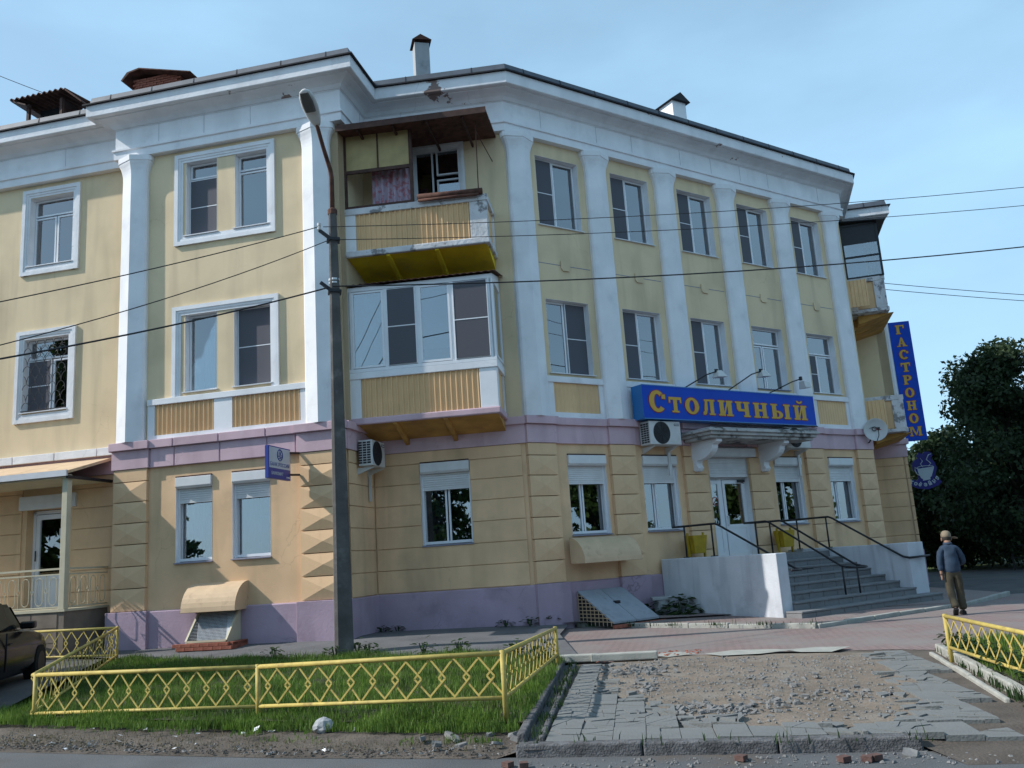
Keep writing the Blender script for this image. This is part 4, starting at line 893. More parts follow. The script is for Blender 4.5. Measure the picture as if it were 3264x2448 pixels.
# slanted double hatch below
q=P0+tC*1.33-nC*.12; T=thing('cellar_door','grey slanted double-leaf cellar hatch with lattice cheek on a brick kerb','cellar hatch',(q.x,q.y,TH))
mat('hatchgrey',(.30,.33,.37),.6,.1,3,.1,20,dirt=(.14,.13,.12),dirt_amt=.5,dirt_scale=3)
zA_,zB_,dp=.72,-.08,1.45
sl=(zA_-zB_)/dp
for k,(a,b) in enumerate(((0,.80),(.82,1.62))):
    M().add([(a,-.02,zA_),(b,-.02,zA_),(b,-dp,zB_),(a,-dp,zB_),(a,-.02,zA_-.05),(b,-.02,zA_-.05),(b,-dp,zB_-.05),(a,-dp,zB_-.05)],[(0,1,2,3),(7,6,5,4),(0,4,5,1),(1,5,6,2),(2,6,7,3),(3,7,4,0)]).build('hatch_leaf','hatchgrey',T)
M().box(.74,.90,-.74,-.62,.33,.40).build('padlock','blackmetal',T)
for x in (0.0,1.58):
    M().prism([(-.03,zA_-.06),(-.03,-.2),(-dp,-.2),(-dp,zB_-.06)],x+.01,x+.03,'x').build('cheek','darkroom',T)
lt=M()
for i in range(9):
    t=i*.17; lt.bar((-.012,-.03-t,zA_-.06-t*sl),(-.012,-.03-t-.0,-.2),.02,.012); 
    z=zA_-.14-i*.095
    if z>-.15: lt.bar((-.012,-.03,z),(-.012,-.03-(zA_-z)/sl,z),.012,.02)
tag(lt.build('lattice','tan',T),kind='stuff')
bs=None
for i in range(7):
    if bs is None: bs=M().box(0,.25,-.12,0,0,.09).build('brick','brick',T,bevel=.008); o=bs
    else: o=share(bs,T)
    o.location=(-.05+i*.258,-dp-.02,zB_-.17)
# stone stump with burdock next to stair wall is built with the plants
# ------------------------------------------------------------------ lamp post
mat('poleconc',(.105,.098,.094),.92,.2,2.2,.5,18,dirt=(.20,.19,.185),dirt_amt=.6,dirt_scale=2.5)
LP=thing('lamp_post','dark concrete street lamp post with curved arm on the grass verge','lamp post',(-4.2,20.5,R(14)))
m=M(); rings=[]
for z,w in ((-.4,.215),(10.5,.095)):
    c=w*.35; rings.append([(-w+c,-w,z),(w-c,-w,z),(w,-w+c,z),(w,w-c,z),(w-c,w,z),(-w+c,w,z),(-w,w-c,z),(-w,-w+c,z)])
m.loft(rings); m.build('pole','poleconc',LP)
LP.rotation_euler=(0,0,R(14))
LQ=LP
hm=M(); hm.tube([(0,0,10.3),(0.0,0,11.45),(-.03,-.06,11.62),(-.2,-.32,12.1),(-.33,-.55,12.5),(-.36,-.62,12.62)],[.06,.058,.056,.052,.05,.05],8); hm.build('arm','rust',LP,smooth=True)
M().lathe([(.12,10.44),(.12,10.56),(.08,10.6)],n=10).build('collar','rust',LP)
hd=M(); rings=[]; ax0=Vector((-.36,-.62,12.58)); ax1=Vector((-.62,-1.20,13.05)); dv=(ax1-ax0).normalized(); sd=dv.cross(Vector((0,0,1))).normalized(); upv=sd.cross(dv)
for t,w,h0,h1 in ((-.08,.07,.06,.06),(.02,.13,.09,.07),(.25,.18,.12,.08),(.5,.21,.14,.09),(.75,.20,.13,.08),(.93,.14,.09,.06),(1.0,.05,.03,.03)):
    c=ax0+(ax1-ax0)*t*1.12; rings.append([tuple(c+sd*(w*math.cos(a))+upv*((h0 if math.sin(a)>0 else h1*.6)*math.sin(a))) for a in np.linspace(0,2*math.pi,13)[:-1]])
hd.loft(rings); hd.build('lamp_head','acwhite',LP,smooth=True)
ln=M(); rings=[]
for t,w in ((.40,.14),(.7,.15),(.98,.11)):
    c=ax0+(ax1-ax0)*t*1.08-upv*.085; rings.append([tuple(c+sd*w-upv*.0),tuple(c-sd*w),tuple(c-sd*w*.8-upv*.03),tuple(c+sd*w*.8-upv*.03)])
mat('diffuser',(.10,.095,.09),.4,.1,4); ln.loft(rings); ln.build('diffuser','diffuser',LP)
for z,nm in ((9.85,'bracket'),(8.5,'bracket')):
    k=M(); k.bar((-.05,-.1,z-.1),(-.34,-.12,z+.12),.06,.08); k.box(-.16,.16,-.16,.16,z-.12,z-.06); k.build(nm,'blackmetal',LP)
k=M(); k.lathe([(.0,0),(.045,.0),(.05,.06),(.03,.08),(.05,.1),(.045,.17),(.0,.18)],(-.34,-.12,9.98),10); k.build('insulator','acwhite',LP)
k=M(); k.lathe([(.135,8.62),(.135,8.66)],n=10); k.build('strap','sillmetal',LP); k=M(); k.lathe([(.137,8.70),(.137,8.75)],n=10); k.build('strap','sillmetal',LP)
# overhead cables
def cable(label,pts,r,sag=.25,group='overhead cables through the lamp post',mt='blackmetal'):
    path=[]
    for a,b in zip(pts[:-1],pts[1:]):
        for i in range(17):
            t=i/16; p=[a[k]+(b[k]-a[k])*t for k in range(3)]; p[2]-=sag*4*t*(1-t); path.append(p)
    m=M(); m.tube(path,r,5); o=m.build('overhead_cable',mt); tag(o,label,'cable',group); return o
cable('thin cable from the upper lamp post bracket to the left edge',[(-11.0,13.8,6.1),(-4.5,20.38,10.1)],.012,.12)
cable('thin cable just below the upper bracket, leading to the left edge',[(-11.0,13.8,5.25),(-4.33,20.4,9.72)],.011,.25)
cable('thick black cable from the lower bracket to the left edge',[(-11.0,13.8,5.2),(-4.3,20.36,8.5)],.019,.15)
cable('thick black cable crossing the columned front to the right edge',[(-4.2,20.3,8.5),(19.5,24.6,9.95)],.019,.35)
cable('thin upper cable crossing the third floor windows to the right',[(-4.4,20.3,10.05),(19.5,24.6,11.75)],.010,.30)
cable('thin middle cable crossing the third floor window sills',[(-4.2,20.3,9.70),(19.5,24.6,11.15)],.010,.30)
cable('upper of the two wires leaving the far glazed balcony',[(17.6,39,13.1),(32,40,11.4)],.016,.1,'wires on the right'); cable('lower of the two wires leaving the far glazed balcony',[(17.6,39,12.8),(32,40,11.1)],.016,.1,'wires on the right')
cable('single wire rising from the corrugated dormer to the top left',[(-15.0,27,18.2),(-19.5,27,20.5)],.012,.05)
# ------------------------------------------------------------------ porch of the left wing
FP=(pA.x,pA.y,AL)
PO=thing('entrance_porch','raised porch with awning, post and ornate cream railing at the left wing door','porch',FP)
mat('tile',(.20,.16,.13),.7,.12,3,.1,20)
M().box(-24,-16.62,-1.28,.44,-.6,1.14).build('platform','tile',PO); M().box(-24,-16.58,-1.32,.44,1.14,1.20).build('platform_edge','cream',PO)
for i in range(9):
    for j in range(3): M().box(-24+i*.8+.02,-24+(i+1)*.8-.02,-1.295,-1.27,-.02+.38*j,.34+.38*j).build('facing_tile','tile',PO)
M().box(-16.79,-16.62,-1.30,-1.13,1.2,4.72).build('post','cream',PO,bevel=.01)
cnp=M(); cnp.prism([(-1.42,4.72),(-1.42,4.80),(.43,5.34),(.43,5.26)],-24,-16.55,'x'); cnp.build('awning_roof','tan',PO); M().box(-24,-16.55,-1.46,-1.40,4.66,4.82).build('awning_edge','sillmetal',PO); M().box(-24,-16.6,-1.36,.43,4.62,4.66).build('awning_ceiling','cream',PO); M().box(-16.60,-16.54,-1.4,.43,4.60,4.68).build('awning_edge','blackmetal',PO)
def railing(par,p0,p1,z0,n):
    """ornate bar railing between two local points"""
    d=Vector((p1[0]-p0[0],p1[1]-p0[1],0)); L_=d.length; d/=L_
    P=lambda s,z:(p0[0]+d.x*s,p0[1]+d.y*s,z)
    m=M(); m.bar(P(0,z0+1.04),P(L_,z0+1.04),.05,.05); m.build('top_rail','cream',par); m=M(); m.bar(P(0,z0+.90),P(L_,z0+.90),.035,.035); m.build('rail','cream',par); m=M(); m.bar(P(0,z0+.06),P(L_,z0+.06),.035,.035); m.build('rail','cream',par)
    w=L_/n
    for i in range(n):
        c=(i+.5)*w; r=w*.26
        pts=[P(c+r*math.cos(t),z0+.70+.13*math.sin(t)) for t in np.linspace(0,math.pi,7)]+[P(c+r*math.cos(t),z0+.24+.13*math.sin(t)) for t in np.linspace(math.pi,2*math.pi,7)]
        m=M(); m.tube(pts+[pts[0]],.011,5); m.build('oval_bar','cream',par)
        e=(i+1)*w
        if i<n-1:
            m=M(); m.tube([P(e,z0+.06),P(e,z0+.40),P(e+.05,z0+.48),P(e,z0+.56),P(e,z0+.90)],.010,5); m.tube([P(e,z0+.40),P(e-.05,z0+.48),P(e,z0+.56)],.010,5); m.build('diamond_bar','cream',par)
railing(PO,(-24,-1.24),(-16.80,-1.24),1.2,17); railing(PO,(-16.66,-1.12),(-16.66,.42),1.2,4)
# wing door
dx0,dx1=-19.4,-17.95; y=.27
dm=M(); dm.box(dx0,dx0+.09,y,y+.1,1.2,4.0); dm.box(dx1-.09,dx1,y,y+.1,1.2,4.0); dm.box(dx0,dx1,y,y+.1,3.9,4.0); WD=dm.build('porch_door','pvc',BLD,FW)
q=M(); lx0,lx1=dx0+.12,dx1-.12
q.box(lx0,lx0+.12,y-.02,y+.05,1.22,3.88); q.box(lx1-.12,lx1,y-.02,y+.05,1.22,3.88); q.box(lx0+.12,lx1-.12,y-.02,y+.05,3.74,3.88); q.box(lx0+.12,lx1-.12,y-.02,y+.05,2.0,2.12); q.box(lx0+.12,lx1-.12,y,y+.03,1.22,2.0); q.build('door_leaf','pvc',WD)
M().box(lx0+.11,lx1-.11,y+.02,y+.026,2.12,3.74).build('pane','glass',WD); M().box(dx0-.2,dx1+.2,y+.12,y+.2,1.1,4.1).build('interior','darkroom',WD)
h=M(); h.tube([(lx0+.05,y-.08,2.55),(lx0+.05,y-.08,2.85)],.02,6); h.build('door_handle','acdark',WD)
M().box(dx0-.2,dx1+.25,-.12,.1,4.02,4.42).build('shutter_box','shutter',WD,bevel=.02)
M().box(lx1-.45,lx1-.2,y+.012,y+.018,3.2,3.45).build('notice','signwhite',WD)
# ------------------------------------------------------------------ ground
GZ=-.30
def sheet(name,pts,mt,kind='structure',sub=0,noise=0.,parent=None,seed=0,thick=0.):
    bm=bmesh.new(); vs=[bm.verts.new(p) for p in pts]; f=bm.faces.new(vs)
    if f.normal.z<0: f.normal_flip()
    bm.normal_update()
    if f.normal.z<0: bmesh.ops.reverse_faces(bm,faces=[f])
    bmesh.ops.triangulate(bm,faces=bm.faces[:])
    for k in range(sub): bmesh.ops.subdivide_edges(bm,edges=[e for e in bm.edges if e.calc_length()>.45],cuts=1,use_grid_fill=False); bmesh.ops.triangulate(bm,faces=bm.faces[:])
    if noise:
        rr=random.Random(seed)
        for v in bm.verts:
            if not v.is_boundary: v.co.z+=rr.uniform(-noise,noise)
    if thick:
        r=bmesh.ops.extrude_face_region(bm,geom=bm.faces[:]); 
        for e in r['geom']:
            if isinstance(e,bmesh.types.BMVert): pass
    me=bpy.data.meshes.new(name); bm.to_mesh(me); bm.free(); me.materials.append(MATS[mt]); o=obj(name,me,parent)
    if kind and parent is None: tag(o,kind=kind)
    return o
mat('asphalt',(.085,.088,.092),.93,.16,1.2,.5,55,dirt=(.14,.125,.105),dirt_amt=.55,dirt_scale=.5,dirt_lo=.5,dirt_hi=.7)
mat('roadmat',(.10,.105,.11),.93,.14,1.0,.55,60,dirt=(.105,.085,.07),dirt_amt=.75,dirt_scale=.55,dirt_lo=.55,dirt_hi=.66)
mat('verge',(.105,.088,.074),.97,.2,1.8,.9,28,dirt=(.05,.042,.036),dirt_amt=.7,dirt_scale=1.5)
mat('soil',(.055,.05,.035),.97,.25,3,.8,20)
mat('dirtpatch',(.185,.15,.118),.97,.14,1.4,.9,24,dirt=(.24,.22,.195),dirt_amt=.6,dirt_scale=1.6,dirt_lo=.48,dirt_hi=.7)
mat('walkway',(.125,.125,.13),.92,.14,1.0,.4,40,dirt=(.07,.065,.065),dirt_amt=.6,dirt_scale=.7)
mat('slab',(.165,.172,.17),.93,.10,2.0,.4,40,dirt=(.15,.145,.135),dirt_amt=.55,dirt_scale=1.7,dirt_lo=.5,dirt_hi=.7)
mat('kerb',(.13,.13,.135),.95,.2,3,1.0,45,dirt=(.05,.05,.052),dirt_amt=.6,dirt_scale=9,dirt_lo=.48,dirt_hi=.6)
mat('palekerb',(.33,.33,.30),.92,.12,3,.5,30)
mat('rubble',(.19,.19,.188),.95,.18,3,.5,30)
def brickpave():
    m=bpy.data.materials.new('redpavers'); m.use_nodes=True; n=m.node_tree; b=n.nodes['Principled BSDF']; L=n.links.new; b.inputs['Roughness'].default_value=.92
    t=n.nodes.new('ShaderNodeTexCoord'); mp=n.nodes.new('ShaderNodeMapping'); mp.inputs['Rotation'].default_value=(0,0,-TH); L(t.outputs['Object'],mp.inputs['Vector'])
    bt=n.nodes.new('ShaderNodeTexBrick'); bt.inputs['Scale'].default_value=1.0; bt.inputs['Brick Width'].default_value=.24; bt.inputs['Row Height'].default_value=.12; bt.inputs['Mortar Size'].default_value=.008
    bt.inputs['Color1'].default_value=(.235,.165,.155,1); bt.inputs['Color2'].default_value=(.20,.15,.142,1); bt.inputs['Mortar'].default_value=(.09,.065,.06,1); L(mp.outputs['Vector'],bt.inputs['Vector'])
    nz=n.nodes.new('ShaderNodeTexNoise'); nz.inputs['Scale'].default_value=.8; nz.inputs['Detail'].default_value=7; L(t.outputs['Object'],nz.inputs['Vector'])
    mr=n.nodes.new('ShaderNodeMapRange'); mr.inputs['From Min'].default_value=.38; mr.inputs['From Max'].default_value=.62; L(nz.outputs['Fac'],mr.inputs['Value'])
    mx=n.nodes.new('ShaderNodeMix'); mx.data_type='RGBA'; mx.inputs['B'].default_value=(.20,.175,.165,1); L(bt.outputs['Color'],mx.inputs['A']); L(mr.outputs['Result'],mx.inputs['Factor']); L(mx.outputs['Result'],b.inputs['Base Color'])
    bp=n.nodes.new('ShaderNodeBump'); bp.inputs['Strength'].default_value=.5; bp.inputs['Distance'].default_value=.02; ad=n.nodes.new('ShaderNodeMath'); ad.operation='MULTIPLY_ADD'; ad.inputs[1].default_value=-1; L(bt.outputs['Fac'],ad.inputs[0]); L(nz.outputs['Fac'],ad.inputs[2]); L(ad.outputs['Value'],bp.inputs['Height']); L(bp.outputs['Normal'],b.inputs['Normal'])
    MATS['redpavers']=m
brickpave()
sheet('ground',[(-900,-300,-.46),(900,-300,-.46),(900,1500,-.46),(-900,1500,-.46)],'asphalt')
sheet('road',[(-60,-30,-.43),(60,-30,-.43),(60,8.0,-.43),(5.2,8.9,-.43),(-.4,10.2,-.43),(-3.0,11.0,-.43),(-7.5,12.75,-.43),(-60,26,-.43)],'roadmat')
sheet('verge',[(-7.6,12.72,-.428),(-4.7,11.6,-.426),(-3.0,10.95,-.426),(-.45,10.15,-.426),(-.05,10.3,-.36),(.0,11.4,-.31),(-1.5,11.9,-.31),(-5.6,13.6,-.33),(-8.4,15.0,-.35),(-12,16.5,-.42)],'verge',sub=3,noise=.012,seed=3)
# lawn soil
LAWN=[(-8.6,14.9),(-5.6,13.4),(-1.5,11.7),(-.14,11.2),(.06,12.6),(.64,17.2),(.35,17.75),(-.73,19.0),(-4.9,20.6),(-8.0,21.7),(-10.2,22.9),(-10.4,22.3),(-8.4,15.6)]
def lawn_z(x,y):
    return -.22+.10*max(0,min(1,(y-17)/6))
sheet('lawn_soil',[(x,y,lawn_z(x,y)-.03) for x,y in LAWN],'soil',sub=4,noise=.03,seed=5)
WK=[(-13.2,24.4,-.0),(-10.3,22.7,-.09),(-8.0,21.6,-.12),(-4.9,20.5,-.17),(-.73,18.9,-.20),(.35,17.7,-.24),(.95,18.0,-.25),(.75,22.0,-.16),(1.2,25.2,-.12),(.3,24.3,-.06),(-4.0,24.8,.0),(-4.4,23.3,.03),(-13,25.2,.06)]
sheet('walkway',WK,'walkway',sub=3,noise=.006,seed=4)
RED=[(.35,17.6,-.335),(1.2,17.3,-.338),(2.2,17.45,-.338),(3.1,17.1,-.338),(4.4,17.15,-.338),(6.5,16.4,-.338),(7.1,15.9,-.338),(9.0,16.6,-.32),(15,18.2,-.36),(22,28,-.40),(15,28,-.38),(11.95,24.5,-.33),(6.66,20.9,-.33),(.56,25.4,-.24),(.5,24.5,-.22),(.72,22,-.24),(.9,18.1,-.28)]
sheet('red_pavement',RED,'redpavers',sub=2,noise=.006,seed=6)
TER=[(.62,25.45,-.12),(6.66,21.02,-.25),(11.95,24.6,-.26),(14.6,27.5,-.28),(14.5,33.5,-.28),(.3,24.35,-.06)]
sheet('terrace',TER,'redpavers',sub=2,noise=.004,seed=7)
# kerb stones along the terrace
KB=thing('terrace_kerb','','') if False else bpy.data.objects.new('terrace_kerb',None); COL.objects.link(KB); tag(KB,kind='structure')
def kerbline(par,pts,w,z0,h,L_,mt,name='kerb_stone'):
    for a,b in zip(pts[:-1],pts[1:]):
        A_=Vector(a[:2]);B_=Vector(b[:2]); d=B_-A_; n=max(1,round(d.length/L_)); ang=math.atan2(d.y,d.x); l=d.length/n
        me=None
        for i in range(n):
            p=A_+d*(i/n); zz=a[2]+(b[2]-a[2])*((i+.5)/n)
            o=M().box(.006,l-.006,-w/2,w/2,-h,0).build(name,mt,par,bevel=.02) if me is None else share(me,par)
            me=me or o
            o.location=(p.x,p.y,zz+random.uniform(-.012,.012)); o.rotation_euler=(random.uniform(-.03,.03),random.uniform(-.008,.008),ang+random.uniform(-.006,.006))
kerbline(KB,[(.6,25.35,-.10),(6.66,20.95,-.225),(11.95,24.52,-.24),(14.6,27.4,-.26)],.14,0,.3,1.0,'palekerb')
# concrete slab pavement
PV=bpy.data.objects.new('slab_pavement',None); COL.objects.link(PV); tag(PV,kind='structure')
sheet('pavement_bed',[(-.15,10.1,-.345),(3.6,9.45,-.345),(3.86,9.3,-.40),(3.95,8.6,-.4285),(6.2,8.2,-.4285),(6.4,10.0,-.345),(7.6,16.2,-.345),(7.0,17.5,-.345),(3,18.5,-.345),(.75,18.0,-.345),(.2,12,-.345)],'verge')
DIRT=[(1.75,16.9),(3.2,16.95),(5.75,15.7),(5.0,12.9),(4.15,10.4),(2.95,10.3),(2.45,10.55),(2.1,10.95),(1.75,12.0),(1.42,13.1),(1.2,14.4),(1.25,15.6)]
def inside(p,poly):
    x,y=p; c=False; n=len(poly)
    for i in range(n):
        x1,y1=poly[i]; x2,y2=poly[(i+1)%n]
        if (y1>y)!=(y2>y) and x<(x2-x1)*(y-y1)/(y2-y1)+x1: c=not c
    return c
def cutpoly(poly,p,nrm):
    A_,B_=[],[]
    n=len(poly); s=[(q[0]-p[0])*nrm[0]+(q[1]-p[1])*nrm[1] for q in poly]
    for i in range(n):
        j=(i+1)%n; q,r=poly[i],poly[j]
        (A_ if s[i]>=0 else B_).append(q)
        if s[i]*s[j]<0:
            t=s[i]/(s[i]-s[j]); m=(q[0]+(r[0]-q[0])*t,q[1]+(r[1]-q[1])*t); A_.append(m); B_.append(m)
    return [x for x in (A_,B_) if len(x)>2]
def shrink(poly,g):
    cx=sum(p[0] for p in poly)/len(poly); cy=sum(p[1] for p in poly)/len(poly); out=[]
    for x,y in poly:
        d=math.hypot(x-cx,y-cy) or 1; k=max(0,1-g/d); out.append((cx+(x-cx)*k,cy+(y-cy)*k))
    return out
rs=random.Random(11)
U=Vector((.976,-.215)); V=Vector((.125,.992)); O=Vector((.10,10.27)); sw,sh=.375,.62
def edge_right(y): # right limit of the slabs
    return 4.9+(y-9.3)*.285
for j in range(-1,12):
    for i in range(17):
        b=O+U*(i*sw)+V*(j*sh)
        c=b+U*(sw/2)+V*(sh/2)
        if c.x>edge_right(c.y)-.1 or c.y<(10.1-.22*(c.x+.2)+.22 if c.x<3.8 else 8.85) or c.y>17.15-.30*max(0,c.x-1.2): continue
        if inside((c.x,c.y),DIRT) : continue
        quad=[(0,0),(U.x*sw,U.y*sw),(U.x*sw+V.x*sh,U.y*sw+V.y*sh),(V.x*sh,V.y*sh)]
        frs=[quad]
        crack=rs.random(); near=any(inside((b.x+q_[0]*1.25-.05,b.y+q_[1]*1.25-.08),DIRT) for q_ in quad)
        for k in range(11 if near else (0 if crack<.2 else (2 if crack<.45 else (4 if crack<.75 else 8)))):
            fi=max(range(len(frs)),key=lambda q:abs(sum(frs[q][a][0]*frs[q][(a+1)%len(frs[q])][1]-frs[q][(a+1)%len(frs[q])][0]*frs[q][a][1] for a in range(len(frs[q])))))
            pl=frs.pop(fi); cx=sum(p[0] for p in pl)/len(pl)+rs.uniform(-.05,.05); cy=sum(p[1] for p in pl)/len(pl)+rs.uniform(-.06,.06); an=rs.uniform(0,math.pi)
            frs+=cutpoly(pl,(cx,cy),(math.cos(an),math.sin(an)))
        m=M()
        for pl in frs:
            if near and rs.random()<.38 and len(frs)>3: continue
            if near: jx,jy=rs.gauss(0,.014),rs.gauss(0,.018); pl=[(x+jx,y+jy) for x,y in pl]
            sp=shrink(pl,.009 if len(frs)==1 else .005); dz=rs.uniform(-.008,.008) if len(frs)>1 else 0
            k=len(sp); tx,ty=[rs.uniform(-.02,.02)*(3 if near else 1) for _ in range(2)]
            top=[(x,y,dz+x*tx+y*ty) for x,y in sp]; bot=[(x,y,-.06) for x,y in sp]
            m.add(bot+top,[tuple(range(k))[::-1],tuple(range(k,2*k))]+[(a,(a+1)%k,k+(a+1)%k,k+a) for a in range(k)])
        o=m.build('paving_slab','slab',PV); o.location=(b.x,b.y,GZ+rs.uniform(-.008,.008)-.22*max(0,9.5-b.y)*(b.x>3.6)); o.rotation_euler=(rs.uniform(-.008,.008),rs.uniform(-.008,.008),rs.uniform(-.006,.006))
cx=sum(p[0] for p in DIRT)/len(DIRT); cy=sum(p[1] for p in DIRT)/len(DIRT)
dd=sheet('dirt_patch',[(cx+(x-cx)*1.16,cy+(y-cy)*1.10,-.318) for x,y in DIRT],'dirtpatch',sub=4,noise=.012,seed=9)
for pts in ([(3.3,17.3),(3.9,17.55),(4.6,17.3),(4.9,16.9),(4.2,16.65),(3.5,16.75)],[(4.7,17.1),(5.4,17.2),(5.9,16.8),(5.4,16.35),(4.9,16.5)],[(2.2,17.6),(2.9,17.75),(3.2,17.4),(2.6,17.2)]):
    sheet('concrete_patch',[(x,y,-.290+.012*math.sin(x*9)) for x,y in pts],'palekerb')
sheet('parking_pad',[(-17,15.5,-.40),(-9.3,15.2,-.40),(-9.2,17.0,-.12),(-10.6,22.4,-.06),(-14,24.5,-.06),(-18,24.5,-.06)],'asphalt')
# front kerb, side channels
KF=bpy.data.objects.new('road_kerb',None); COL.objects.link(KF); tag(KF,kind='structure')
kerbline(KF,[(-.22,10.22,-.285),(3.86,9.32,-.29)],.17,0,.22,1.36,'kerb')
KC=bpy.data.objects.new('lawn_kerb',None); COL.objects.link(KC); tag(KC,kind='structure')
kerbline(KC,[(-.17,10.5,-.24),(.02,12.2,-.24),(.62,17.5,-.24)],.10,0,.25,1.0,'kerb'); kerbline(KC,[(.06,10.45,-.275),(.80,16.9,-.275)],.07,0,.15,.9,'kerb')
kerbline(KC,[(7.05,15.75,-.2),(5.85,10.95,-.2),(5.35,9.1,-.2)],.12,0,.25,1.0,'palekerb'); kerbline(KC,[(6.75,15.4,-.285),(5.6,10.9,-.285)],.07,0,.15,.9,'palekerb')
sheet('channel',[(-.1,10.4,-.338),(.08,10.4,-.338),(.78,17.2,-.33),(.62,17.2,-.33)],'asphalt')
M().box(0,1.25,-.1,.1,0,.14).build('kerb_stone','palekerb',KB,bevel=.02); o=KB.children[-1]; o.location=(1.15,17.25,-.30); o.rotation_euler=(0,0,-.16)
o=share(o,KB); o.location=(-.05+.35,17.55,-.31); o.rotation_euler=(0,0,-.2); o.scale=(.8,1,1)
# right lawn
RL=[(7.15,15.8),(5.95,10.9),(5.4,9.0),(9,8.5),(13,12),(11.5,16.2),(9.0,16.3)]
sheet('lawn_soil',[(x,y,-.24) for x,y in RL],'soil',sub=3,noise=.03,seed=8)
sheet('far_ground',[(14.5,24,-.452),(90,10,-.452),(120,120,-.452),(10,120,-.452),(16,45,-.452)],'asphalt')
# ------------------------------------------------------------------ grass
def grassmat(name,c1,c2):
    m=bpy.data.materials.new(name); m.use_nodes=True; n=m.node_tree; b=n.nodes['Principled BSDF']; L=n.links.new
    b.inputs['Roughness'].default_value=.6; b.inputs['Specular IOR Level'].default_value=.25
    t=n.nodes.new('ShaderNodeTexCoord'); nz=n.nodes.new('ShaderNodeTexNoise'); nz.inputs['Scale'].default_value=1.6; nz.inputs['Detail'].default_value=4; L(t.outputs['Object'],nz.inputs['Vector'])
    g=n.nodes.new('ShaderNodeNewGeometry'); ad=n.nodes.new('ShaderNodeMath'); ad.operation='MULTIPLY_ADD'; ad.inputs[1].default_value=.5; ad.inputs[2].default_value=-.05
    L(g.outputs['Random Per Island'],ad.inputs[0]); a2=n.nodes.new('ShaderNodeMath'); a2.operation='ADD'; L(ad.outputs['Value'],a2.inputs[0]); 
    mr=n.nodes.new('ShaderNodeMapRange'); mr.inputs['From Min'].default_value=.35; mr.inputs['From Max'].default_value=.65; mr.inputs['To Max'].default_value=.6; L(nz.outputs['Fac'],mr.inputs['Value']); L(mr.outputs['Result'],a2.inputs[1])
    mx=n.nodes.new('ShaderNodeMix'); mx.data_type='RGBA'; mx.inputs['A'].default_value=(*c1,1); mx.inputs['B'].default_value=(*c2,1); L(a2.outputs['Value'],mx.inputs['Factor']); L(mx.outputs['Result'],b.inputs['Base Color'])
    tr=n.nodes.new('ShaderNodeBsdfTranslucent'); L(mx.outputs['Result'],tr.inputs['Color']); ms=n.nodes.new('ShaderNodeMixShader'); ms.inputs['Fac'].default_value=.3
    o=n.nodes['Material Output']; L(b.outputs['BSDF'],ms.inputs[1]); L(tr.outputs['BSDF'],ms.inputs[2]); L(ms.outputs['Shader'],o.inputs['Surface']); MATS[name]=m
grassmat('grass',(.045,.085,.018),(.17,.28,.045)); grassmat('weed',(.022,.045,.014),(.05,.095,.03)); grassmat('leafdark',(.014,.028,.013),(.05,.08,.034)); grassmat('drygrass',(.10,.085,.045),(.17,.15,.08))
def blades(name,pts,hmin,hmax,wd,mt,label,cat='grass',lean=.45):
    n=len(pts); P=np.array(pts); h=np.random.uniform(hmin,hmax,n)*(.55+.45*np.random.rand(n))*(.65+.55*np.abs(np.sin(P[:,0]*2.3+1.2*np.sin(P[:,1]*1.9))*np.sin(P[:,1]*2.9+P[:,0]*.7))); a=np.random.uniform(0,2*np.pi,n); la=np.random.uniform(0,2*np.pi,n); ll=np.random.uniform(.05,lean,n)*h
    w=wd*np.random.uniform(.6,1.3,n); dx,dy=np.cos(a)*w/2,np.sin(a)*w/2
    v=np.zeros((n,5,3)); v[:,0]=P-np.stack([dx,dy,np.zeros(n)],1); v[:,1]=P+np.stack([dx,dy,np.zeros(n)],1)
    mid=P+np.stack([np.cos(la)*ll*.35,np.sin(la)*ll*.35,h*.6],1); v[:,2]=mid+np.stack([dx,dy,np.zeros(n)],1)*.8; v[:,3]=mid-np.stack([dx,dy,np.zeros(n)],1)*.8
    v[:,4]=P+np.stack([np.cos(la)*ll,np.sin(la)*ll,h],1)
    idx=np.arange(n)[:,None]*5; f4=np.concatenate([idx+0,idx+1,idx+2,idx+3],1); f3=np.concatenate([idx+3,idx+2,idx+4],1)
    me=bpy.data.meshes.new(name); me.vertices.add(n*5); me.vertices.foreach_set('co',v.ravel())
    loops=np.concatenate([f4,f3],1).ravel(); me.loops.add(len(loops)); me.loops.foreach_set('vertex_index',loops.astype(np.int32))
    starts=np.stack([np.arange(n)*7,np.arange(n)*7+4],1).ravel(); me.polygons.add(2*n); me.polygons.foreach_set('loop_start',starts.astype(np.int32)); me.polygons.foreach_set('loop_total',np.tile([4,3],n).astype(np.int32))
    me.update(calc_edges=True); me.materials.append(MATS[mt]); o=obj(name,me); tag(o,label,cat,kind='stuff'); return o
def scatter(poly,n,zf,rng,dens=None):
    xs=[p[0] for p in poly]; ys=[p[1] for p in poly]; out=[]
    while len(out)<n:
        x,y=rng.uniform(min(xs),max(xs)),rng.uniform(min(ys),max(ys))
        if inside((x,y),poly) and (dens is None or rng.random()<dens(x,y)): out.append((x,y,zf(x,y)))
    return out
rg=random.Random(5)
def clump(x,y): return .35+.65*max(0,math.sin(x*2.1+math.sin(y*1.7)*1.3)*math.sin(y*2.6+x*.9))
blades('grass',scatter(LAWN,62000,lambda x,y:lawn_z(x,y)-.04,rg,clump),.10,.24,.012,'grass','green lawn grass inside the yellow fence')
FR=[(-8.8,14.6),(-5.6,13.1),(-1.5,11.35),(-.2,10.95),(-.16,11.5),(-1.5,12.0),(-5.6,13.7),(-8.5,15.3)]
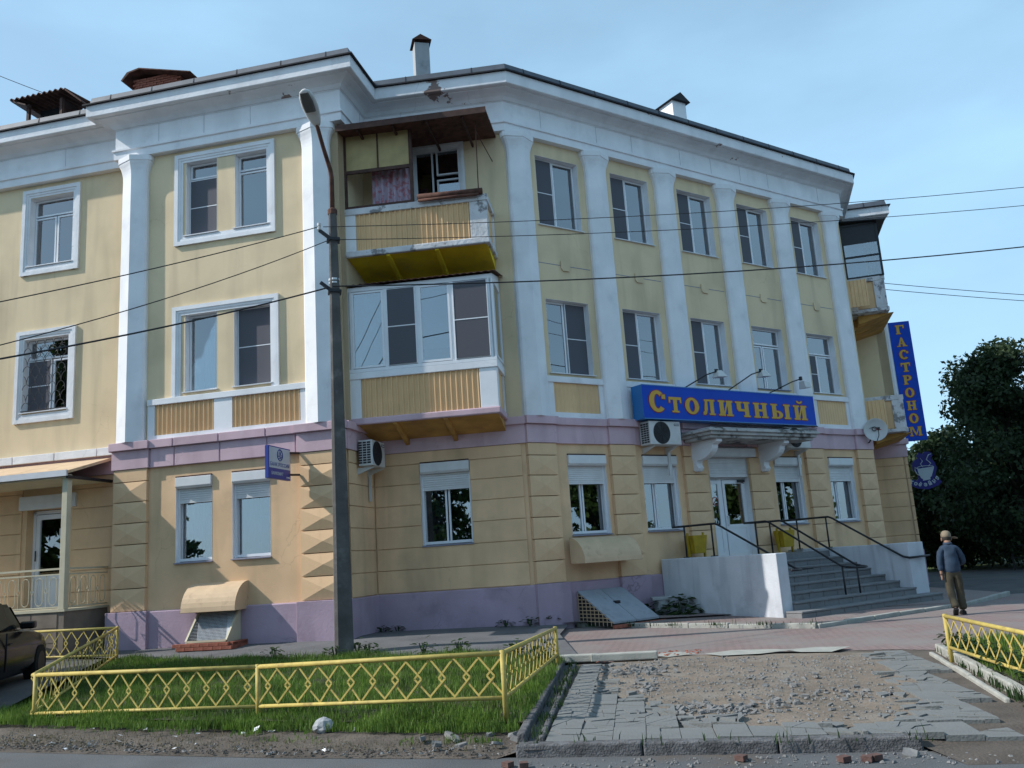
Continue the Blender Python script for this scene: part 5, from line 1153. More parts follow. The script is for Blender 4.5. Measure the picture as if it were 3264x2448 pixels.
blades('grass',scatter(FR,16000,lambda x,y:-.32,rg,clump),.08,.22,.012,'grass','ragged grass strip in front of the yellow fence')
LL=[(-10.5,15.2),(-8.4,14.4),(-8.2,15.4),(-9.0,18),(-10,18)]
blades('grass',scatter(LL,7000,lambda x,y:-.34,rg,clump),.08,.24,.012,'grass','shaded grass around the parked car')
blades('grass',scatter(RL,26000,lambda x,y:-.26,rg,clump),.08,.24,.013,'grass','grass behind the right-hand fence')
blades('dry_grass',scatter([(-7.6,12.8),(-.4,10.2),(-.2,11.2),(-5.6,13.4),(-8.4,14.8)],2600,lambda x,y:-.38,rg,None),.03,.09,.008,'drygrass','dry grass scraps on the dirt verge',lean=1.5)
SP=[(-8.3,14.3),(-5.6,12.7),(-1.5,10.9),(-.3,10.6),(-.25,11.1),(-1.5,11.6),(-5.6,13.4),(-8.5,14.9)]
tuft=[]
for k in range(70):
    c=scatter(SP,1,lambda x,y:-.37,rg)[0]
    for j in range(rg.randint(8,34)): tuft.append((c[0]+rg.gauss(0,.07),c[1]+rg.gauss(0,.05),-.37+.06*(c[1]>12.9-.27*(c[0]+7.5))))
blades('grass_tufts',tuft,.05,.16,.012,'grass','loose grass tufts spreading onto the dirt verge')
blades('dry_stalks',scatter(LAWN,1100,lambda x,y:lawn_z(x,y),rg),.18,.36,.006,'drygrass','thin dry stalks standing in the lawn',lean=.7)
# joints: sparse weeds
wl=[]
for (a,b,n) in (((.7,25.1),(6.6,20.8),260),((-.1,10.2),(3.8,9.2),60),((.05,10.6),(.8,16.9),420),((7.0,15.5),(5.5,10),500),((-4.0,24.5),(.2,23.95),260),((.3,24.2),(1.2,24.9),200)):
    for k in range(n):
        t=rg.random(); t=t if rg.random()<.4 else round(t*6)/6+rg.uniform(-.02,.02); wl.append((a[0]+(b[0]-a[0])*t+rg.gauss(0,.05),a[1]+(b[1]-a[1])*t+rg.gauss(0,.05),-.32 if a[1]<20 else -.22))
blades('joint_weeds',wl,.06,.2,.016,'weed','small weeds growing in pavement joints and along the wall foot','weeds')
# ------------------------------------------------------------------ yellow lattice fences
mat('fenceyellow',(.47,.365,.10),.6,.14,5,.12,30,dirt=(.22,.14,.06),dirt_amt=.7,dirt_scale=6,dirt_lo=.55,dirt_hi=.7)
chev={}
def fence(label,p,q,zb0,zb1,zt0,zt1,posts=(0,1),n=None,group='yellow lattice fences',tilt=0):
    """p,q ground xy; zb lower rail heights, zt upper rail heights"""
    P=Vector(p);Q=Vector(q);d=Q-P;L_=d.length;d/=L_; ang=math.atan2(d.y,d.x)
    T=thing('lattice_fence',label,'fence',(P.x,P.y,ang),group)
    n=n or round(L_/.37); w=L_/n
    zb=lambda s:zb0+(zb1-zb0)*s/L_; zt=lambda s:zt0+(zt1-zt0)*s/L_
    m=M(); m.tube([(0,0,zt0),(L_,0,zt1)],.032,8); m.build('top_rail','fenceyellow',T,smooth=True); m=M(); m.tube([(0,0,zb0),(L_,0,zb1)],.026,8); m.build('bottom_rail','fenceyellow',T,smooth=True)
    for s in posts:
        x=L_*s; m=M(); m.tube([(x,0,zb(x)-.35),(x,0,zt(x)+.035)],.036,8); m.build('post','fenceyellow',T,smooth=True)
    h=((zt0-zb0)+(zt1-zb1))/2; key=(round(w,3),round(h,2))
    if key not in chev:
        m=M(); dd=.055
        m.bar((-w/2,0,h/2-.03),(dd,0,0),.024,.010,upv=(0,1,0)); m.bar((dd,0,0),(-w/2,0,-h/2+.03),.024,.010,upv=(0,1,0)); chev[key]=m
    me=None
    for i in range(n):
        c=(i+.5)*w
        for k in (0,1):
            if me is None: o=chev[key].build('lattice_bar','fenceyellow',T); me=o
            else: o=share(me,T)
            o.location=(c+random.uniform(-.01,.01),(.006 if k else -.006),(zb(c)+zt(c))/2); o.rotation_euler=(random.uniform(-.03,.03),random.gauss(0,.03),(math.pi if k else 0)+random.gauss(0,.03))
            o.scale=(1,1,((zt(c)-zb(c))/h))
    return T
FLc,FMd,FRc=(-8.03,14.6),(-3.91,13.0),(-.35,11.4)
fence('left panel of the front yellow fence, from the car to the middle post',FLc,FMd,-.21,-.11,.38,.43,(0.015,1))
fence('right panel of the front yellow fence, ending at the corner post by the channel',FMd,FRc,-.11,.02,.43,.555,(1,))
fence('short yellow fence run receding from the corner post along the paved path',FRc,(.49,16.6),.02,-.06,.555,.40,(1,))
fence('yellow fence run receding from the front left corner toward the building',FLc,(-10.2,22.3),-.21,.02,.38,.68,(1,))
fence('far yellow fence behind the parked car, parallel to the building',(-10.2,22.3),(-13.6,23.4),.02,.05,.68,.68,(1,))
fence('yellow fence at the right edge of the picture on the raised lawn',(6.62,14.4),(6.0,9.6),-.12,-.14,.36,.36,(0,.62))
# ------------------------------------------------------------------ rubble and litter
def chunk_mesh(rr,sx,sy,sz):
    m=M(); k=rr.randint(5,7); ang=sorted(rr.uniform(0,2*math.pi) for _ in range(k)); 
    ang=[i*2*math.pi/k+rr.uniform(-.35,.35) for i in range(k)]
    bot=[(sx*math.cos(a)*rr.uniform(.75,1.1),sy*math.sin(a)*rr.uniform(.75,1.1),-.01) for a in ang]; top=[(x*rr.uniform(.7,1.0),y*rr.uniform(.7,1.0),sz*rr.uniform(.75,1.2)) for x,y,_ in bot]
    m.loft([bot,top]); return m
mat('vergestone',(.085,.075,.066),.95,.2,8,.4,40); mat('oldbrick',(.13,.075,.065),.95,.2,8,.4,40); rr=random.Random(21); chunks=[]
for i in range(10): chunks.append((rr.uniform(.07,.14),rr.uniform(.04,.09),rr.uniform(.018,.04)))
proto=[]
def place_chunk(x,y,z,label,group,s=1.0,mt='rubble',name='concrete_chunk'):
    if len(proto)<12:
        c=chunks[len(proto)%10]; o=chunk_mesh(rr,*c).build(name,mt); proto.append(o)
    else:
        src=rr.choice(proto); o=bpy.data.objects.new(name,src.data); COL.objects.link(o)
    o.location=(x,y,z); o.rotation_euler=(rr.uniform(-.35,.35),rr.uniform(-.35,.35),rr.uniform(0,6.28)); o.scale=(s,s,s*rr.uniform(.7,1.2)); tag(o,label,'rubble',group); return o
DP=[(1.3,15.5),(1.7,16.7),(3.4,16.4),(5.2,15.3),(4.6,12.8),(4.0,10.7),(2.6,10.6),(1.8,11.5),(1.4,13.2)]
for (cx,cy,sx,sy,n,wh) in ((1.85,15.6,.45,.55,70,'heaped in the far left corner of the dirt patch'),(2.3,11.5,.55,.5,80,'in the big heap at the near left of the dirt patch'),(1.7,14.0,.25,.5,26,'along the left edge of the dirt patch'),(3.6,13.2,.9,1.4,34,'scattered over the middle of the dirt patch'),(3.0,11.4,.7,.5,26,'near the front slabs of the dirt patch'),(4.2,11.9,.35,.35,20,'in the small heap at the right of the dirt patch')):
    for i in range(n):
        x,y=rr.gauss(cx,sx*.6),rr.gauss(cy,sy*.6); place_chunk(x,y,-.31+rr.uniform(0,.012),'broken paving fragment '+wh,'paving fragments '+wh,rr.uniform(.25,.85))
for (x,y,s) in ((-1.35,11.05,1.0),(-1.05,11.15,1.5),(-.95,10.95,1.3),(-.55,11.05,1.0),(-.25,10.95,1.2),(-.15,10.75,1.1),(-1.15,10.65,.9),(-.85,10.55,.8),(-.45,10.5,.7),(-.2,10.6,1.2)):
    place_chunk(x,y,-.34,'broken concrete lump heaped at the grass edge by the kerb end','concrete lumps by the kerb end',s)
rb=random.Random(3); bm_=M(); rg_=[]
for z_,r_ in ((-.05,.10),(.0,.13),(.06,.125),(.12,.09),(.16,.045),(.175,.01)): rg_.append([(r_*1.25*math.cos(t)*rb.uniform(.8,1.15),r_*.8*math.sin(t)*rb.uniform(.8,1.15),z_+rb.uniform(-.012,.012)) for t in np.linspace(0,2*math.pi,10)[:-1]])
bm_.loft(rg_); st=bm_.build('boulder','concrete'); st.scale=(.85,.85,.85); st.location=(-2.75,11.95,-.3); tag(st,'pale grey boulder half sunk in the grass before the fence','boulder')
for i,(x,y) in enumerate(((-.35,9.75),(-.15,9.70),(3.0,9.02),(3.12,8.98),(3.3,9.0),(2.0,9.35))):
    o=place_chunk(x,y,-.42,'red brick piece lying on the road below the kerb','brick pieces on the road',.9,'brick','brick_piece'); o.data=M().box(-.10,.0,-.045,.045,0,.05).build('tmp','oldbrick').data if i==0 else bk_.data; bk_=o
    o.rotation_euler=(0,0,rr.uniform(0,3)); o.scale=(1,1,1)
for o in [x for x in COL.objects if x.name.startswith('tmp')]: bpy.data.objects.remove(o)
o=place_chunk(3.62,9.05,-.42,'pale triangular stone lying against the road kerb','',1.3); 
lp=[M().add([(0,0,0),(.09,.02,.01),(.11,.08,.03),(.03,.10,.015)],[(0,1,2,3)]).build('tmp','pvc').data, M().add([(0,0,0),(.05,0,.03),(.06,.05,.0),(.01,.07,.02)],[(0,1,2,3)]).build('tmp','pvc').data]
for o in [x for x in COL.objects if x.name.startswith('tmp')]: bpy.data.objects.remove(o)
for i in range(26):
    x=rr.uniform(-7.5,-.6); y=12.9-(x+7.5)*.33+rr.uniform(-.3,.9)
    o=bpy.data.objects.new('paper_scrap',lp[i%2]); COL.objects.link(o); o.location=(x,y,-.385+ (.06 if y>13-(x+7.5)*.33+.2 else 0)); o.rotation_euler=(rr.uniform(-.4,.4),rr.uniform(-.4,.4),rr.uniform(0,6)); o.scale=[rr.uniform(.5,1.3)]*3; tag(o,'scrap of white paper litter on the verge before the fence','litter','paper scraps on the verge')
# fine gravel: too many to count
def gravel(name,poly,n,z,smin,smax,mt,label,dens=None):
    pts=scatter(poly,n,lambda x,y:z,random.Random(31+n),dens); V_=[];F_=[]
    base=np.array([(-1,-.7,0),(1,-.8,0),(.9,.8,0),(-.8,.9,0),(-.5,-.4,.8),(.5,-.3,.9),(.45,.5,.7),(-.4,.45,.85)])
    for i,(x,y,zz) in enumerate(pts):
        s=smin+(smax-smin)*random.random()**2.5; a=random.uniform(0,6.28); c_,s_=math.cos(a),math.sin(a); sq=random.uniform(.5,1)
        b=i*8
        for v in base*np.random.uniform(.75,1.2,(8,3)):
            X,Y=v[0]*s,v[1]*s*sq; V_.append((x+X*c_-Y*s_,y+X*s_+Y*c_,zz+v[2]*s*.8))
        F_+= [(b,b+1,b+5,b+4),(b+1,b+2,b+6,b+5),(b+2,b+3,b+7,b+6),(b+3,b,b+4,b+7),(b+4,b+5,b+6,b+7)]
    me=bpy.data.meshes.new(name); me.from_pydata(V_,[],F_); me.materials.append(MATS[mt]); o=obj(name,me); tag(o,label,'gravel',kind='stuff'); return o
VG=[(-7.6,12.75),(-4.7,11.6),(-3.0,10.95),(-.45,10.12),(-.1,10.3),(-.2,10.9),(-1.5,11.6),(-5.6,13.3),(-8.4,14.7)]
gravel('gravel',VG,1100,-.395,.005,.032,'rubble','grey gravel and crumbs on the dirt verge'); gravel('gravel',VG,2600,-.395,.006,.03,'vergestone','brown crumbs on the dirt verge')
gravel('gravel',[(cx_+(x-cx_)*1.0,y) for x,y in DIRT for cx_ in (3.3,)],3200,-.312,.005,.03,'rubble','small stone crumbs on the bare dirt patch')
gravel('gravel',[(-.3,10.0),(4.5,9.0),(4.5,8.5),(-.3,9.5)],300,-.425,.006,.03,'rubble','crumbs on the road along the kerb')
gravel('gravel',[(1.2,17.0),(3.2,17.4),(3.4,18.0),(1.6,18.0)],260,-.296,.006,.04,'brick','brick crumbs at the edge of the red pavement')
# ------------------------------------------------------------------ plants
def leafy(name,label,cat,loc,r,h,n,ls,mt='weed',group=None,stem=True):
    T=thing(name,label,cat,(loc[0],loc[1],0,loc[2]),group); m=M(); rr_=random.Random(int(abs(loc[0]*100+loc[1]*10)))
    for i in range(n):
        a=rr_.uniform(0,6.28); q=rr_.random()**.6*r; z=rr_.uniform(.1,1)*h*(1-.5*q/r); x,y=q*math.cos(a),q*math.sin(a)
        t=Vector((math.cos(a+rr_.uniform(-.6,.6)),math.sin(a+rr_.uniform(-.6,.6)),rr_.uniform(-.5,.5))).normalized(); s=t.cross(Vector((0,0,1))).normalized(); u_=s.cross(t); L_=ls*rr_.uniform(.6,1.3)
        p=Vector((x,y,z)); pts=[p,p+t*L_*.35+s*L_*.34,p+t*L_*.8+s*L_*.26,p+t*L_-u_*L_*.1,p+t*L_*.8-s*L_*.26,p+t*L_*.35-s*L_*.34]
        m.add([tuple(v) for v in pts],[(0,1,2,3),(0,3,4,5)])
    m.build('leaves',mt,T,recalc=False)
    if stem:
        k=M()
        for i in range(5):
            a=rr_.uniform(0,6.28); k.tube([(0,0,-.05),(r*.4*math.cos(a),r*.4*math.sin(a),h*.6)],.012,5)
        k.build('stems',mt,T)
    return T
q=P0+tC*4.05-nC*.75
leafy('burdock_plant','dark burdock with broad leaves at the foot of the stair wall','plant',(q.x+.35,q.y-.25,-.28),.45,.78,120,.24,'weed'); leafy('burdock_plant','small dark burdock left of the stone stump','plant',(q.x-.55,q.y-.1,-.28),.28,.55,60,.2,'weed')
T=thing('stone_stump','stacked round stone stump with a slab lid beside the stair wall','stump',(q.x-.15,q.y,0,-.28)); T.scale=(.8,.8,.9); M().lathe([(.28,0),(.30,.1),(.27,.2),(.29,.3),(.27,.5),(.28,.62)],n=14).build('stump','concrete',T,bevel=.01); M().box(-.36,.34,-.3,.3,.62,.72).build('lid','concrete',T,bevel=.02)
for i,(x,y) in enumerate(((-4.35,20.2),(-3.6,20.25),(-2.3,19.6),(-1.5,19.3),(-3.95,20.75),(.15,17.2),(-5.9,20.9),(.3,16.9),(-.3,18.1))):
    leafy('weed_clump',['leafy weed clump left of the lamp post foot','leafy weed clump just right of the lamp post foot','dark dock weed at the back lawn edge','second dock weed at the back lawn edge, nearer the short fence','tall weed behind the lamp post','bushy weed inside the end of the short fence','weed at the lawn edge left of the post','bright bushy weed outside the short fence end','weed in the lawn corner near the red pavement'][i],'weed',(x,y,-.2),.22,.42,34,.13,'weed','weed clumps on the lawn')
for i,(x,y) in enumerate(((-3.95,24.35),(-3.55,24.5),(.05,23.85),(.6,24.3),(-.6,24.0))):
    leafy('weed_clump',['weed in the inner corner of the building','second weed in the inner corner by the plinth','dandelion weed at the corner of the recessed bay','weed beside the cellar hatch corner','low weed along the recessed plinth'][i],'weed',(x,y,-.05),.2,.28,26,.12,'weed','weeds along the plinth')
for i in range(9):
    t=rr.random(); leafy('weed_clump','broad-leaved weed along the right-hand kerb','weed',(5.95+t*1.15+.15,10.9+t*4.8,-.2),.2,.28,30,.11,'weed','weeds along the right kerb')
# ------------------------------------------------------------------ parked car at the left edge
mat('carpaint',(.006,.003,.003),.2,.1,3,0,spec=.35); mat('carglass',(.010,.014,.014),.06,.05,2,0,spec=.7); mat('tyre',(.012,.012,.012),.85,.1,6); mat('rim',(.06,.06,.065),.5,.1,5,0,metal=.7)
def car(label,loc,rot,paint,name='parked_car',s=1.0,group=None):
    T=thing(name,label,'car',(loc[0],loc[1],rot,loc[2]),group); T.scale=(s,s,s)
    # local x forward
    m=M(); st_=[(-2.25,.40,.80,.62),(-2.15,.28,.95,.76),(-1.6,.22,1.0,.84),(-.9,.20,.98,.86),(0,.20,.96,.87),(.85,.20,.94,.87),(1.5,.22,.88,.85),(2.0,.26,.78,.78),(2.2,.34,.66,.66)]
    rings=[]
    for x,z0,z1,w in st_:
        rings.append([(x,-w*.92,z0),(x,-w,z0+.15),(x,-w,z0+(z1-z0)*.6),(x,-w*.94,z1-.05),(x,-w*.80,z1),(x,w*.80,z1),(x,w*.94,z1-.05),(x,w,z0+(z1-z0)*.6),(x,w,z0+.15),(x,w*.92,z0)])
    m.loft(rings); m.build('body',paint,T,smooth=True)
    m=M(); gh=[(-1.75,.96,.62,.02),(-1.2,.97,.68,.36),(-.55,.96,.70,.47),(.15,.95,.70,.47),(.55,.94,.69,.36),(1.15,.92,.66,.01)]
    rings=[[(x,-w,z-.03),(x,-w*.80,z+h),(x,-w*.6,z+h+.03),(x,w*.6,z+h+.03),(x,w*.80,z+h),(x,w,z-.03)] for x,z,w,h in gh]
    m.loft(rings); m.build('roof_cabin',paint,T,smooth=False)
    for sy in (-1,1):
        for (xa,xb,ta,tb) in ((-.42,.78,-.30,.32),(-1.38,-.52,-1.02,-.48)):
            y0,y1=sy*.700,sy*.588
            mm=M(); mm.add([(xa,y0,.98),(xb,y0*.985,.97),(tb,y1,1.40),(ta,y1,1.40),(xa,y0*1.012,.98),(xb,y0,.97),(tb,y1*1.012,1.40),(ta,y1*1.012,1.40)],[(4,5,6,7)]); mm.build('side_window','carglass',T)
        mm=M(); mm.box(.55,.72,sy*.86-.12 if sy>0 else -.98,sy*.86+.12 if sy>0 else -.74,.95,1.08); mm.build('mirror',paint,T,bevel=.03)
        M().box(-.35,-.2,sy*.875-.01,sy*.875+.01,.74,.77).build('door_handle','blackmetal',T); M().box(-.47,-.455,sy*.868-.012,sy*.868+.012,.32,.94).build('door_seam','blackmetal',T)
        M().box(2.05,2.17,sy*.5-.14,sy*.5+.14,.55,.66).build('headlight','carglass',T,bevel=.02)
        mm=M(); mm.box(-2.24,-2.15,sy*.56-.14,sy*.56+.14,.62,.80); mm.build('tail_light','stickerred',T)
    M().add([(.60,-.57,1.33),(.60,.57,1.33),(1.16,.60,.95),(1.16,-.60,.95)],[(0,1,2,3)]).build('windscreen','carglass',T).location=(.012,0,.012)
    for x in (-1.38,1.38):
        for sy in (-1,1):
            w=M(); w.tube([(x,sy*.66,.31),(x,sy*.875,.31)],.315,20); wh=w.build('wheel','tyre',T); w=M(); w.tube([(x,sy*.86,.31),(x,sy*.885,.31)],.20,16); w.build('rim','rim',wh)
    return T
car('dark maroon sedan parked behind the yellow fence, cut by the left edge',(-11.25,17.75,-.17),math.pi/2+.22,'carpaint',s=1.18)
# ------------------------------------------------------------------ walking person seen from behind
mat('denim',(.035,.058,.095),.85,.15,6,.2,60); mat('khaki',(.07,.06,.04),.9,.12,6,.2,60); mat('skin',(.34,.20,.14),.6,.05,5); mat('cap',(.23,.185,.13),.85,.1,6,.1,60); mat('shoe',(.012,.011,.011),.5,.1,6); mat('hair',(.04,.035,.03),.9,.1,9)  # denim and khaki darkened: building shade put into the clothing colours
def skinmesh(name,verts,edges,radii,mt,parent,sub=2):
    me=bpy.data.meshes.new(name); me.from_pydata(verts,edges,[]); o=obj(name,me,parent); me.materials.append(MATS[mt])
    s=o.modifiers.new('skin','SKIN'); s.use_smooth_shade=True; s.branch_smoothing=.6
    lay=me.skin_vertices[0] if len(me.skin_vertices) else None
    if lay is None:
        bm=bmesh.new(); bm.from_mesh(me); bm.verts.layers.skin.verify(); bm.to_mesh(me); bm.free(); lay=me.skin_vertices[0]
    for i,r in enumerate(radii): lay.data[i].radius=r if isinstance(r,tuple) else (r,r); lay.data[i].use_root=(i==0)
    b=o.modifiers.new('sub','SUBSURF'); b.levels=sub; b.render_levels=sub
    return o
# facing +y (away); person 1.75 high, scaled
PS=thing('person','person in denim jacket, khaki trousers and tan cap walking away past the stairs','person',(10.42,21.9,R(-8),-.33)); PS.scale=(1.15,1.15,1.15)
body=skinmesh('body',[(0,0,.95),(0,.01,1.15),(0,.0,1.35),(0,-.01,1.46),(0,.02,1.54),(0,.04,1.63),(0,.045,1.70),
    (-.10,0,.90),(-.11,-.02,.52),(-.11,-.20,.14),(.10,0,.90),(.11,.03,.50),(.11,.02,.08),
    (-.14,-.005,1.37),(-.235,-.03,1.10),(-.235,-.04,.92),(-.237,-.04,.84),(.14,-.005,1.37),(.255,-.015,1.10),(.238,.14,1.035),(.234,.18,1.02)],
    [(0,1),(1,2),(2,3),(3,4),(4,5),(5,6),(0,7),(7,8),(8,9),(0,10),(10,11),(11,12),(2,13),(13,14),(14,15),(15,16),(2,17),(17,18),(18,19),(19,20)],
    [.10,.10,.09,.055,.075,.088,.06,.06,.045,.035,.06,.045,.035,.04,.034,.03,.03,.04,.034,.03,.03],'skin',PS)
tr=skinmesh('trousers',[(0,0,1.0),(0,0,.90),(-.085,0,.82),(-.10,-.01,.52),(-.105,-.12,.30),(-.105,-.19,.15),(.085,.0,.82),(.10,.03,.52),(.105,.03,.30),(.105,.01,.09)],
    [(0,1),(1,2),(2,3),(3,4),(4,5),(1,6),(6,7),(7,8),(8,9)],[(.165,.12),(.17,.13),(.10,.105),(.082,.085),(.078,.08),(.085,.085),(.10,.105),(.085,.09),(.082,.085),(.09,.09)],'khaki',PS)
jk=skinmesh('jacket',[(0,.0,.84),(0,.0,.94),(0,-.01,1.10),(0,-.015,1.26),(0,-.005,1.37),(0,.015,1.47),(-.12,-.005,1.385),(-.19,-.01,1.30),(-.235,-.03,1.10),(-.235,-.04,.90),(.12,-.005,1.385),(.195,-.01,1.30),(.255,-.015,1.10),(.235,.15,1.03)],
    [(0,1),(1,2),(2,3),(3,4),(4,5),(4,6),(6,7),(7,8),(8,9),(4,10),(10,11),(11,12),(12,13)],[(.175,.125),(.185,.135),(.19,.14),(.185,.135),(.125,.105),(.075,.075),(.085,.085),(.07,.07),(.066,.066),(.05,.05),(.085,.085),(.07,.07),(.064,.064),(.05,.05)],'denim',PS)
md=jk.modifiers.new('folds','DISPLACE'); tx=bpy.data.textures.new('folds','CLOUDS'); tx.noise_scale=.10; md.texture=tx; md.strength=.028; md.mid_level=.5
md=tr.modifiers.new('folds','DISPLACE'); md.texture=tx; md.strength=.022; md.mid_level=.5
h=M(); rings=[]
for z,r,yo in ((1.615,.102,.045),(1.63,.108,.045),(1.67,.108,.045),(1.715,.092,.045),(1.745,.06,.045),(1.755,.01,.045)): rings.append([(r*.92*math.cos(t),yo+r*1.1*math.sin(t),z) for t in np.linspace(0,2*math.pi,17)[:-1]])
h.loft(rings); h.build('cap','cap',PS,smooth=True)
h=M(); pk=[(.100*math.cos(t),.10+.150*math.sin(t)) for t in np.linspace(0,math.pi,11)]
h.add([(x,y,1.632-.35*(y-.1)+.0-.9*x*x) for x,y in pk]+[(x,y,1.619-.35*(y-.1)-.9*x*x) for x,y in pk],[tuple(range(11)),tuple(range(21,10,-1))]+[(i,(i+1)%11,11+(i+1)%11,11+i) for i in range(11)])
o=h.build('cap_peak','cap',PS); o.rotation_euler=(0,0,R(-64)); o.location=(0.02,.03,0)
h=M(); h.lathe([(.070,1.53),(.088,1.56),(.096,1.59),(.098,1.62)],(0,.035,0),14); h.build('hair','hair',PS,smooth=True)
for sx in (-1,1):
    h=M(); h.loft([[(sx*(.088+.02*k)+.0,.05+.03*math.cos(t),1.575+.04*math.sin(t)) for t in np.linspace(0,6.28,9)[:-1]] for k in (0,.7)]); h.build('ear','skin',PS)
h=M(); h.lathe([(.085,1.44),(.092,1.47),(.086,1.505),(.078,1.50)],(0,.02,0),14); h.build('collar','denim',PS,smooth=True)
for sx,yo,z,rx in ((-.105,-.20,.06,-.9),(.105,.05,.0,0)):
    h=M(); h.loft([[(-.045,-.09,.0),(.045,-.09,.0),(.04,-.09,.08),(-.04,-.09,.08)],[(-.05,.03,.0),(.05,.03,.0),(.045,.03,.09),(-.045,.03,.09)],[(-.045,.17,.0),(.045,.17,.0),(.03,.17,.035),(-.03,.17,.035)]]); o=h.build('shoe','shoe',PS,smooth=False,bevel=.02); o.location=(sx,yo,z); o.rotation_euler=(rx,0,0)
def hand(c,fw_,sd_,mirror=1):
    """palm and five fingers as skinned chains in one mesh"""
    v=[c]; e=[]; rd=[.022]; f_=Vector(fw_); s_=Vector(sd_); p=Vector(c)
    v.append(tuple(p+f_*.05)); e.append((0,1)); rd.append((.034,.018))
    for k,(o_,l) in enumerate(((-.028,.065),(-.010,.078),(.010,.074),(.028,.058))):
        a=p+f_*.07+s_*o_; b=a+f_*l*.5; d_=b+f_*l*.35+Vector((0,.02,0)); i0=len(v); v+= [tuple(a),tuple(b),tuple(d_)]; e+=[(1,i0),(i0,i0+1),(i0+1,i0+2)]; rd+=[.0095,.009,.0075]
    a=p+f_*.03+s_*.036*mirror; b=a+f_*.03+s_*.018*mirror; i0=len(v); v+=[tuple(a),tuple(b)]; e+=[(0,i0),(i0,i0+1)]; rd+=[.011,.009]
    return v,e,rd
for c,f_,s_ in (((-.237,-.04,.86),(0,.05,-1),(0,1,0)),((.235,.17,1.02),(-.25,.95,-.1),(0,.1,1))):
    v,e,rd=hand(c,Vector(f_).normalized(),Vector(s_).normalized()); skinmesh('hand',v,e,rd,'skin',PS,1)
# ------------------------------------------------------------------ trees
grassmat('leafmid',(.02,.04,.012),(.06,.11,.025)); mat('bark',(.035,.028,.022),.95,.2,6,.6,20)
def tree(label,loc,h,rad,n,ls,seed,crown0=.22,group='trees on the right',peaks=None,mt='leafdark'):
    rr_=np.random.RandomState(seed); T=thing('tree',label,'tree',(loc[0],loc[1],0,loc[2]),group)
    m=M(); m.tube([(0,0,-.3),(.05,.02,h*.2),(-.05,.05,h*.45),(.05,0,h*.8)],[.28,.22,.15,.05],9); k=rr_.randint(0,99)
    cl=[]
    for i in range(90):
        a=rr_.uniform(0,2*np.pi); t=rr_.uniform(crown0,.98); prof=min(1,(t-crown0)/.2+.55)*(1-max(0,(t-.28)/.72))**.8+.05; q=rad*prof*rr_.uniform(.3,1.08)
        c=np.array([q*math.cos(a),q*math.sin(a),h*t]); cl.append((c,rad*rr_.uniform(.10,.25)))
        if i<26: m.tube([(0,0,max(h*.16,h*t*.55)),tuple(c*np.array([.5,.5,1])*np.array([1,1,.86])),tuple(c)],[.07,.04,.015],5)
    m.build('trunk','bark',T,smooth=True)
    per=n//len(cl); V_=[]
    for c,r in cl:
        d=rr_.normal(size=(per,3)); d/=np.linalg.norm(d,axis=1)[:,None]; rr3=r*rr_.uniform(.25,1.15,(per,1))**.6; P=c+d*rr3*np.array([1.15,1.15,.8])
        t=rr_.normal(size=(per,3)); t[:,2]-=.3; t/=np.linalg.norm(t,axis=1)[:,None]; s=np.cross(t,rr_.normal(size=(per,3))); s/=np.linalg.norm(s,axis=1)[:,None]
        L_=ls*rr_.uniform(.6,1.4,(per,1)); V_.append(np.stack([P,P+t*L_*.5+s*L_*.3,P+t*L_,P+t*L_*.5-s*L_*.3],1))
    V_=np.concatenate(V_); N=len(V_); me=bpy.data.meshes.new('crown'); me.vertices.add(N*4); me.vertices.foreach_set('co',V_.reshape(-1)); me.loops.add(N*4); me.loops.foreach_set('vertex_index',np.arange(N*4,dtype=np.int32)); me.polygons.add(N); me.polygons.foreach_set('loop_start',np.arange(0,N*4,4,dtype=np.int32)); me.polygons.foreach_set('loop_total',np.full(N,4,dtype=np.int32)); me.update(calc_edges=True)
    me.materials.append(MATS[mt]); obj('crown',me,T); return T
tree('dark broad tree with pointed top behind the person',(26.0,46,-.4),11.6,5.6,34000,.25,12,.08)
tree('dark tree at the right edge of the picture',(30.6,45,-.4),11.6,5.0,30000,.25,14,.10)
tree('lower dark tree between the building corner and the broad tree',(24.2,50,-.4),7.6,3.9,24000,.26,3,.06)
tree('dark tree behind the broad tree, filling its right side',(29.5,52,-.4),9.5,4.6,17000,.34,4,.08)
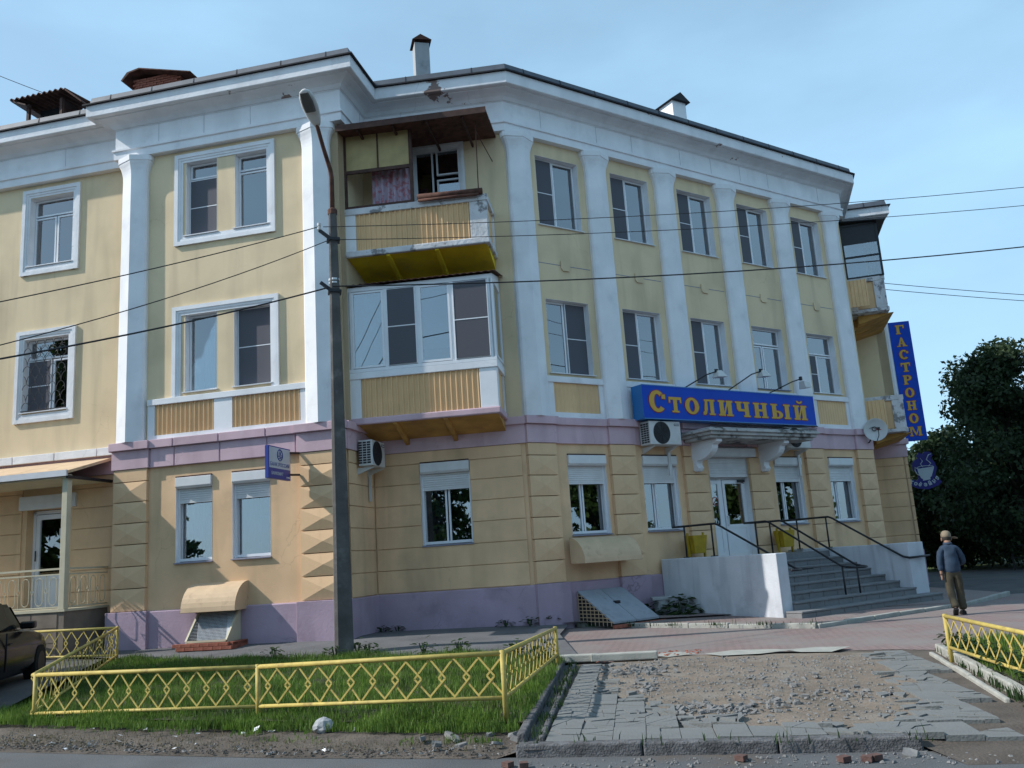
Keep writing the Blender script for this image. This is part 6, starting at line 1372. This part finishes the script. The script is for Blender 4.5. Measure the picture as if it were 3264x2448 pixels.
tree('bushy low tree right behind the coffee sign',(25.5,58,-.4),7.0,4.6,14000,.36,5,.03)
tree('street tree off the left side whose shade falls on the parked car',(-21.5,18.0,-.4),12.5,4.6,18000,.38,6,.2,'street trees around the crossing',mt='leafmid')
for k,(x,y) in enumerate(((-16,-14),(-8,-17),(0,-15),(8,-18),(17,-14),(26,-6),(33,4),(40,14),(36,-8),(46,26))):
    tree('street tree across the road, number %s counted from the left'%('one','two','three','four','five','six','seven','eight','nine','ten')[k],(x,y,-.4),11+k%3,4.4,9000,.45,20+k,.15,'street trees around the crossing',mt='leafmid')
# background beyond the trees
mat('farpale',(.48,.47,.44),.9,.1,1); mat('fargrass',(.07,.10,.03),.95,.2,1)
sheet('far_lawn',[(18,50,-.44),(30,44,-.44),(70,60,-.44),(60,100,-.44),(24,100,-.44)],'fargrass')
T=thing('far_house','pale low house seen between the tree trunks','house',(44,90,R(-18)))
M().box(-14,14,-4,4,-.5,4.2).build('wall','farpale',T); M().prism([(-4.5,4.2),(4.5,4.2),(0,6.2)],-14.4,14.4,'x').build('roof','roofmetal',T)
for i in range(9): 
    w=M().box(-12.6+i*3,-11.2+i*3,-4.03,-3.9,1.0,2.7).build('window','carglass',T)
T=thing('park_railing','dark horizontal railing under the trees at the right','railing',(24.0,44.0,R(-14)))
for i in range(12): M().box(i*1.1-.03,i*1.1+.03,-.03,.03,-.5,.75).build('post','blackmetal',T)
for z in (.72,.15): M().box(-.1,12.2,-.02,.02,z-.025,z+.025).build('rail','blackmetal',T)
car('pale car parked far away beyond the stair wall end',(26.5,58,-.42),.4,'acdark','parked_car',1.1)
T=thing('utility_pole','pale utility pole standing behind the coffee cup sign','utility pole',(26.6,60,0)); m=M(); m.tube([(0,0,-.5),(0,0,7.4)],[.2,.15],8); m.build('pole','farpale',T); M().box(-.9,.9,-.06,.06,6.9,7.05).build('crossarm','farpale',T)
cable('thin wire from the utility pole toward the trees',[(26.6,60,7.3),(38,60,9.5)],.02,.2,'wires on the right')
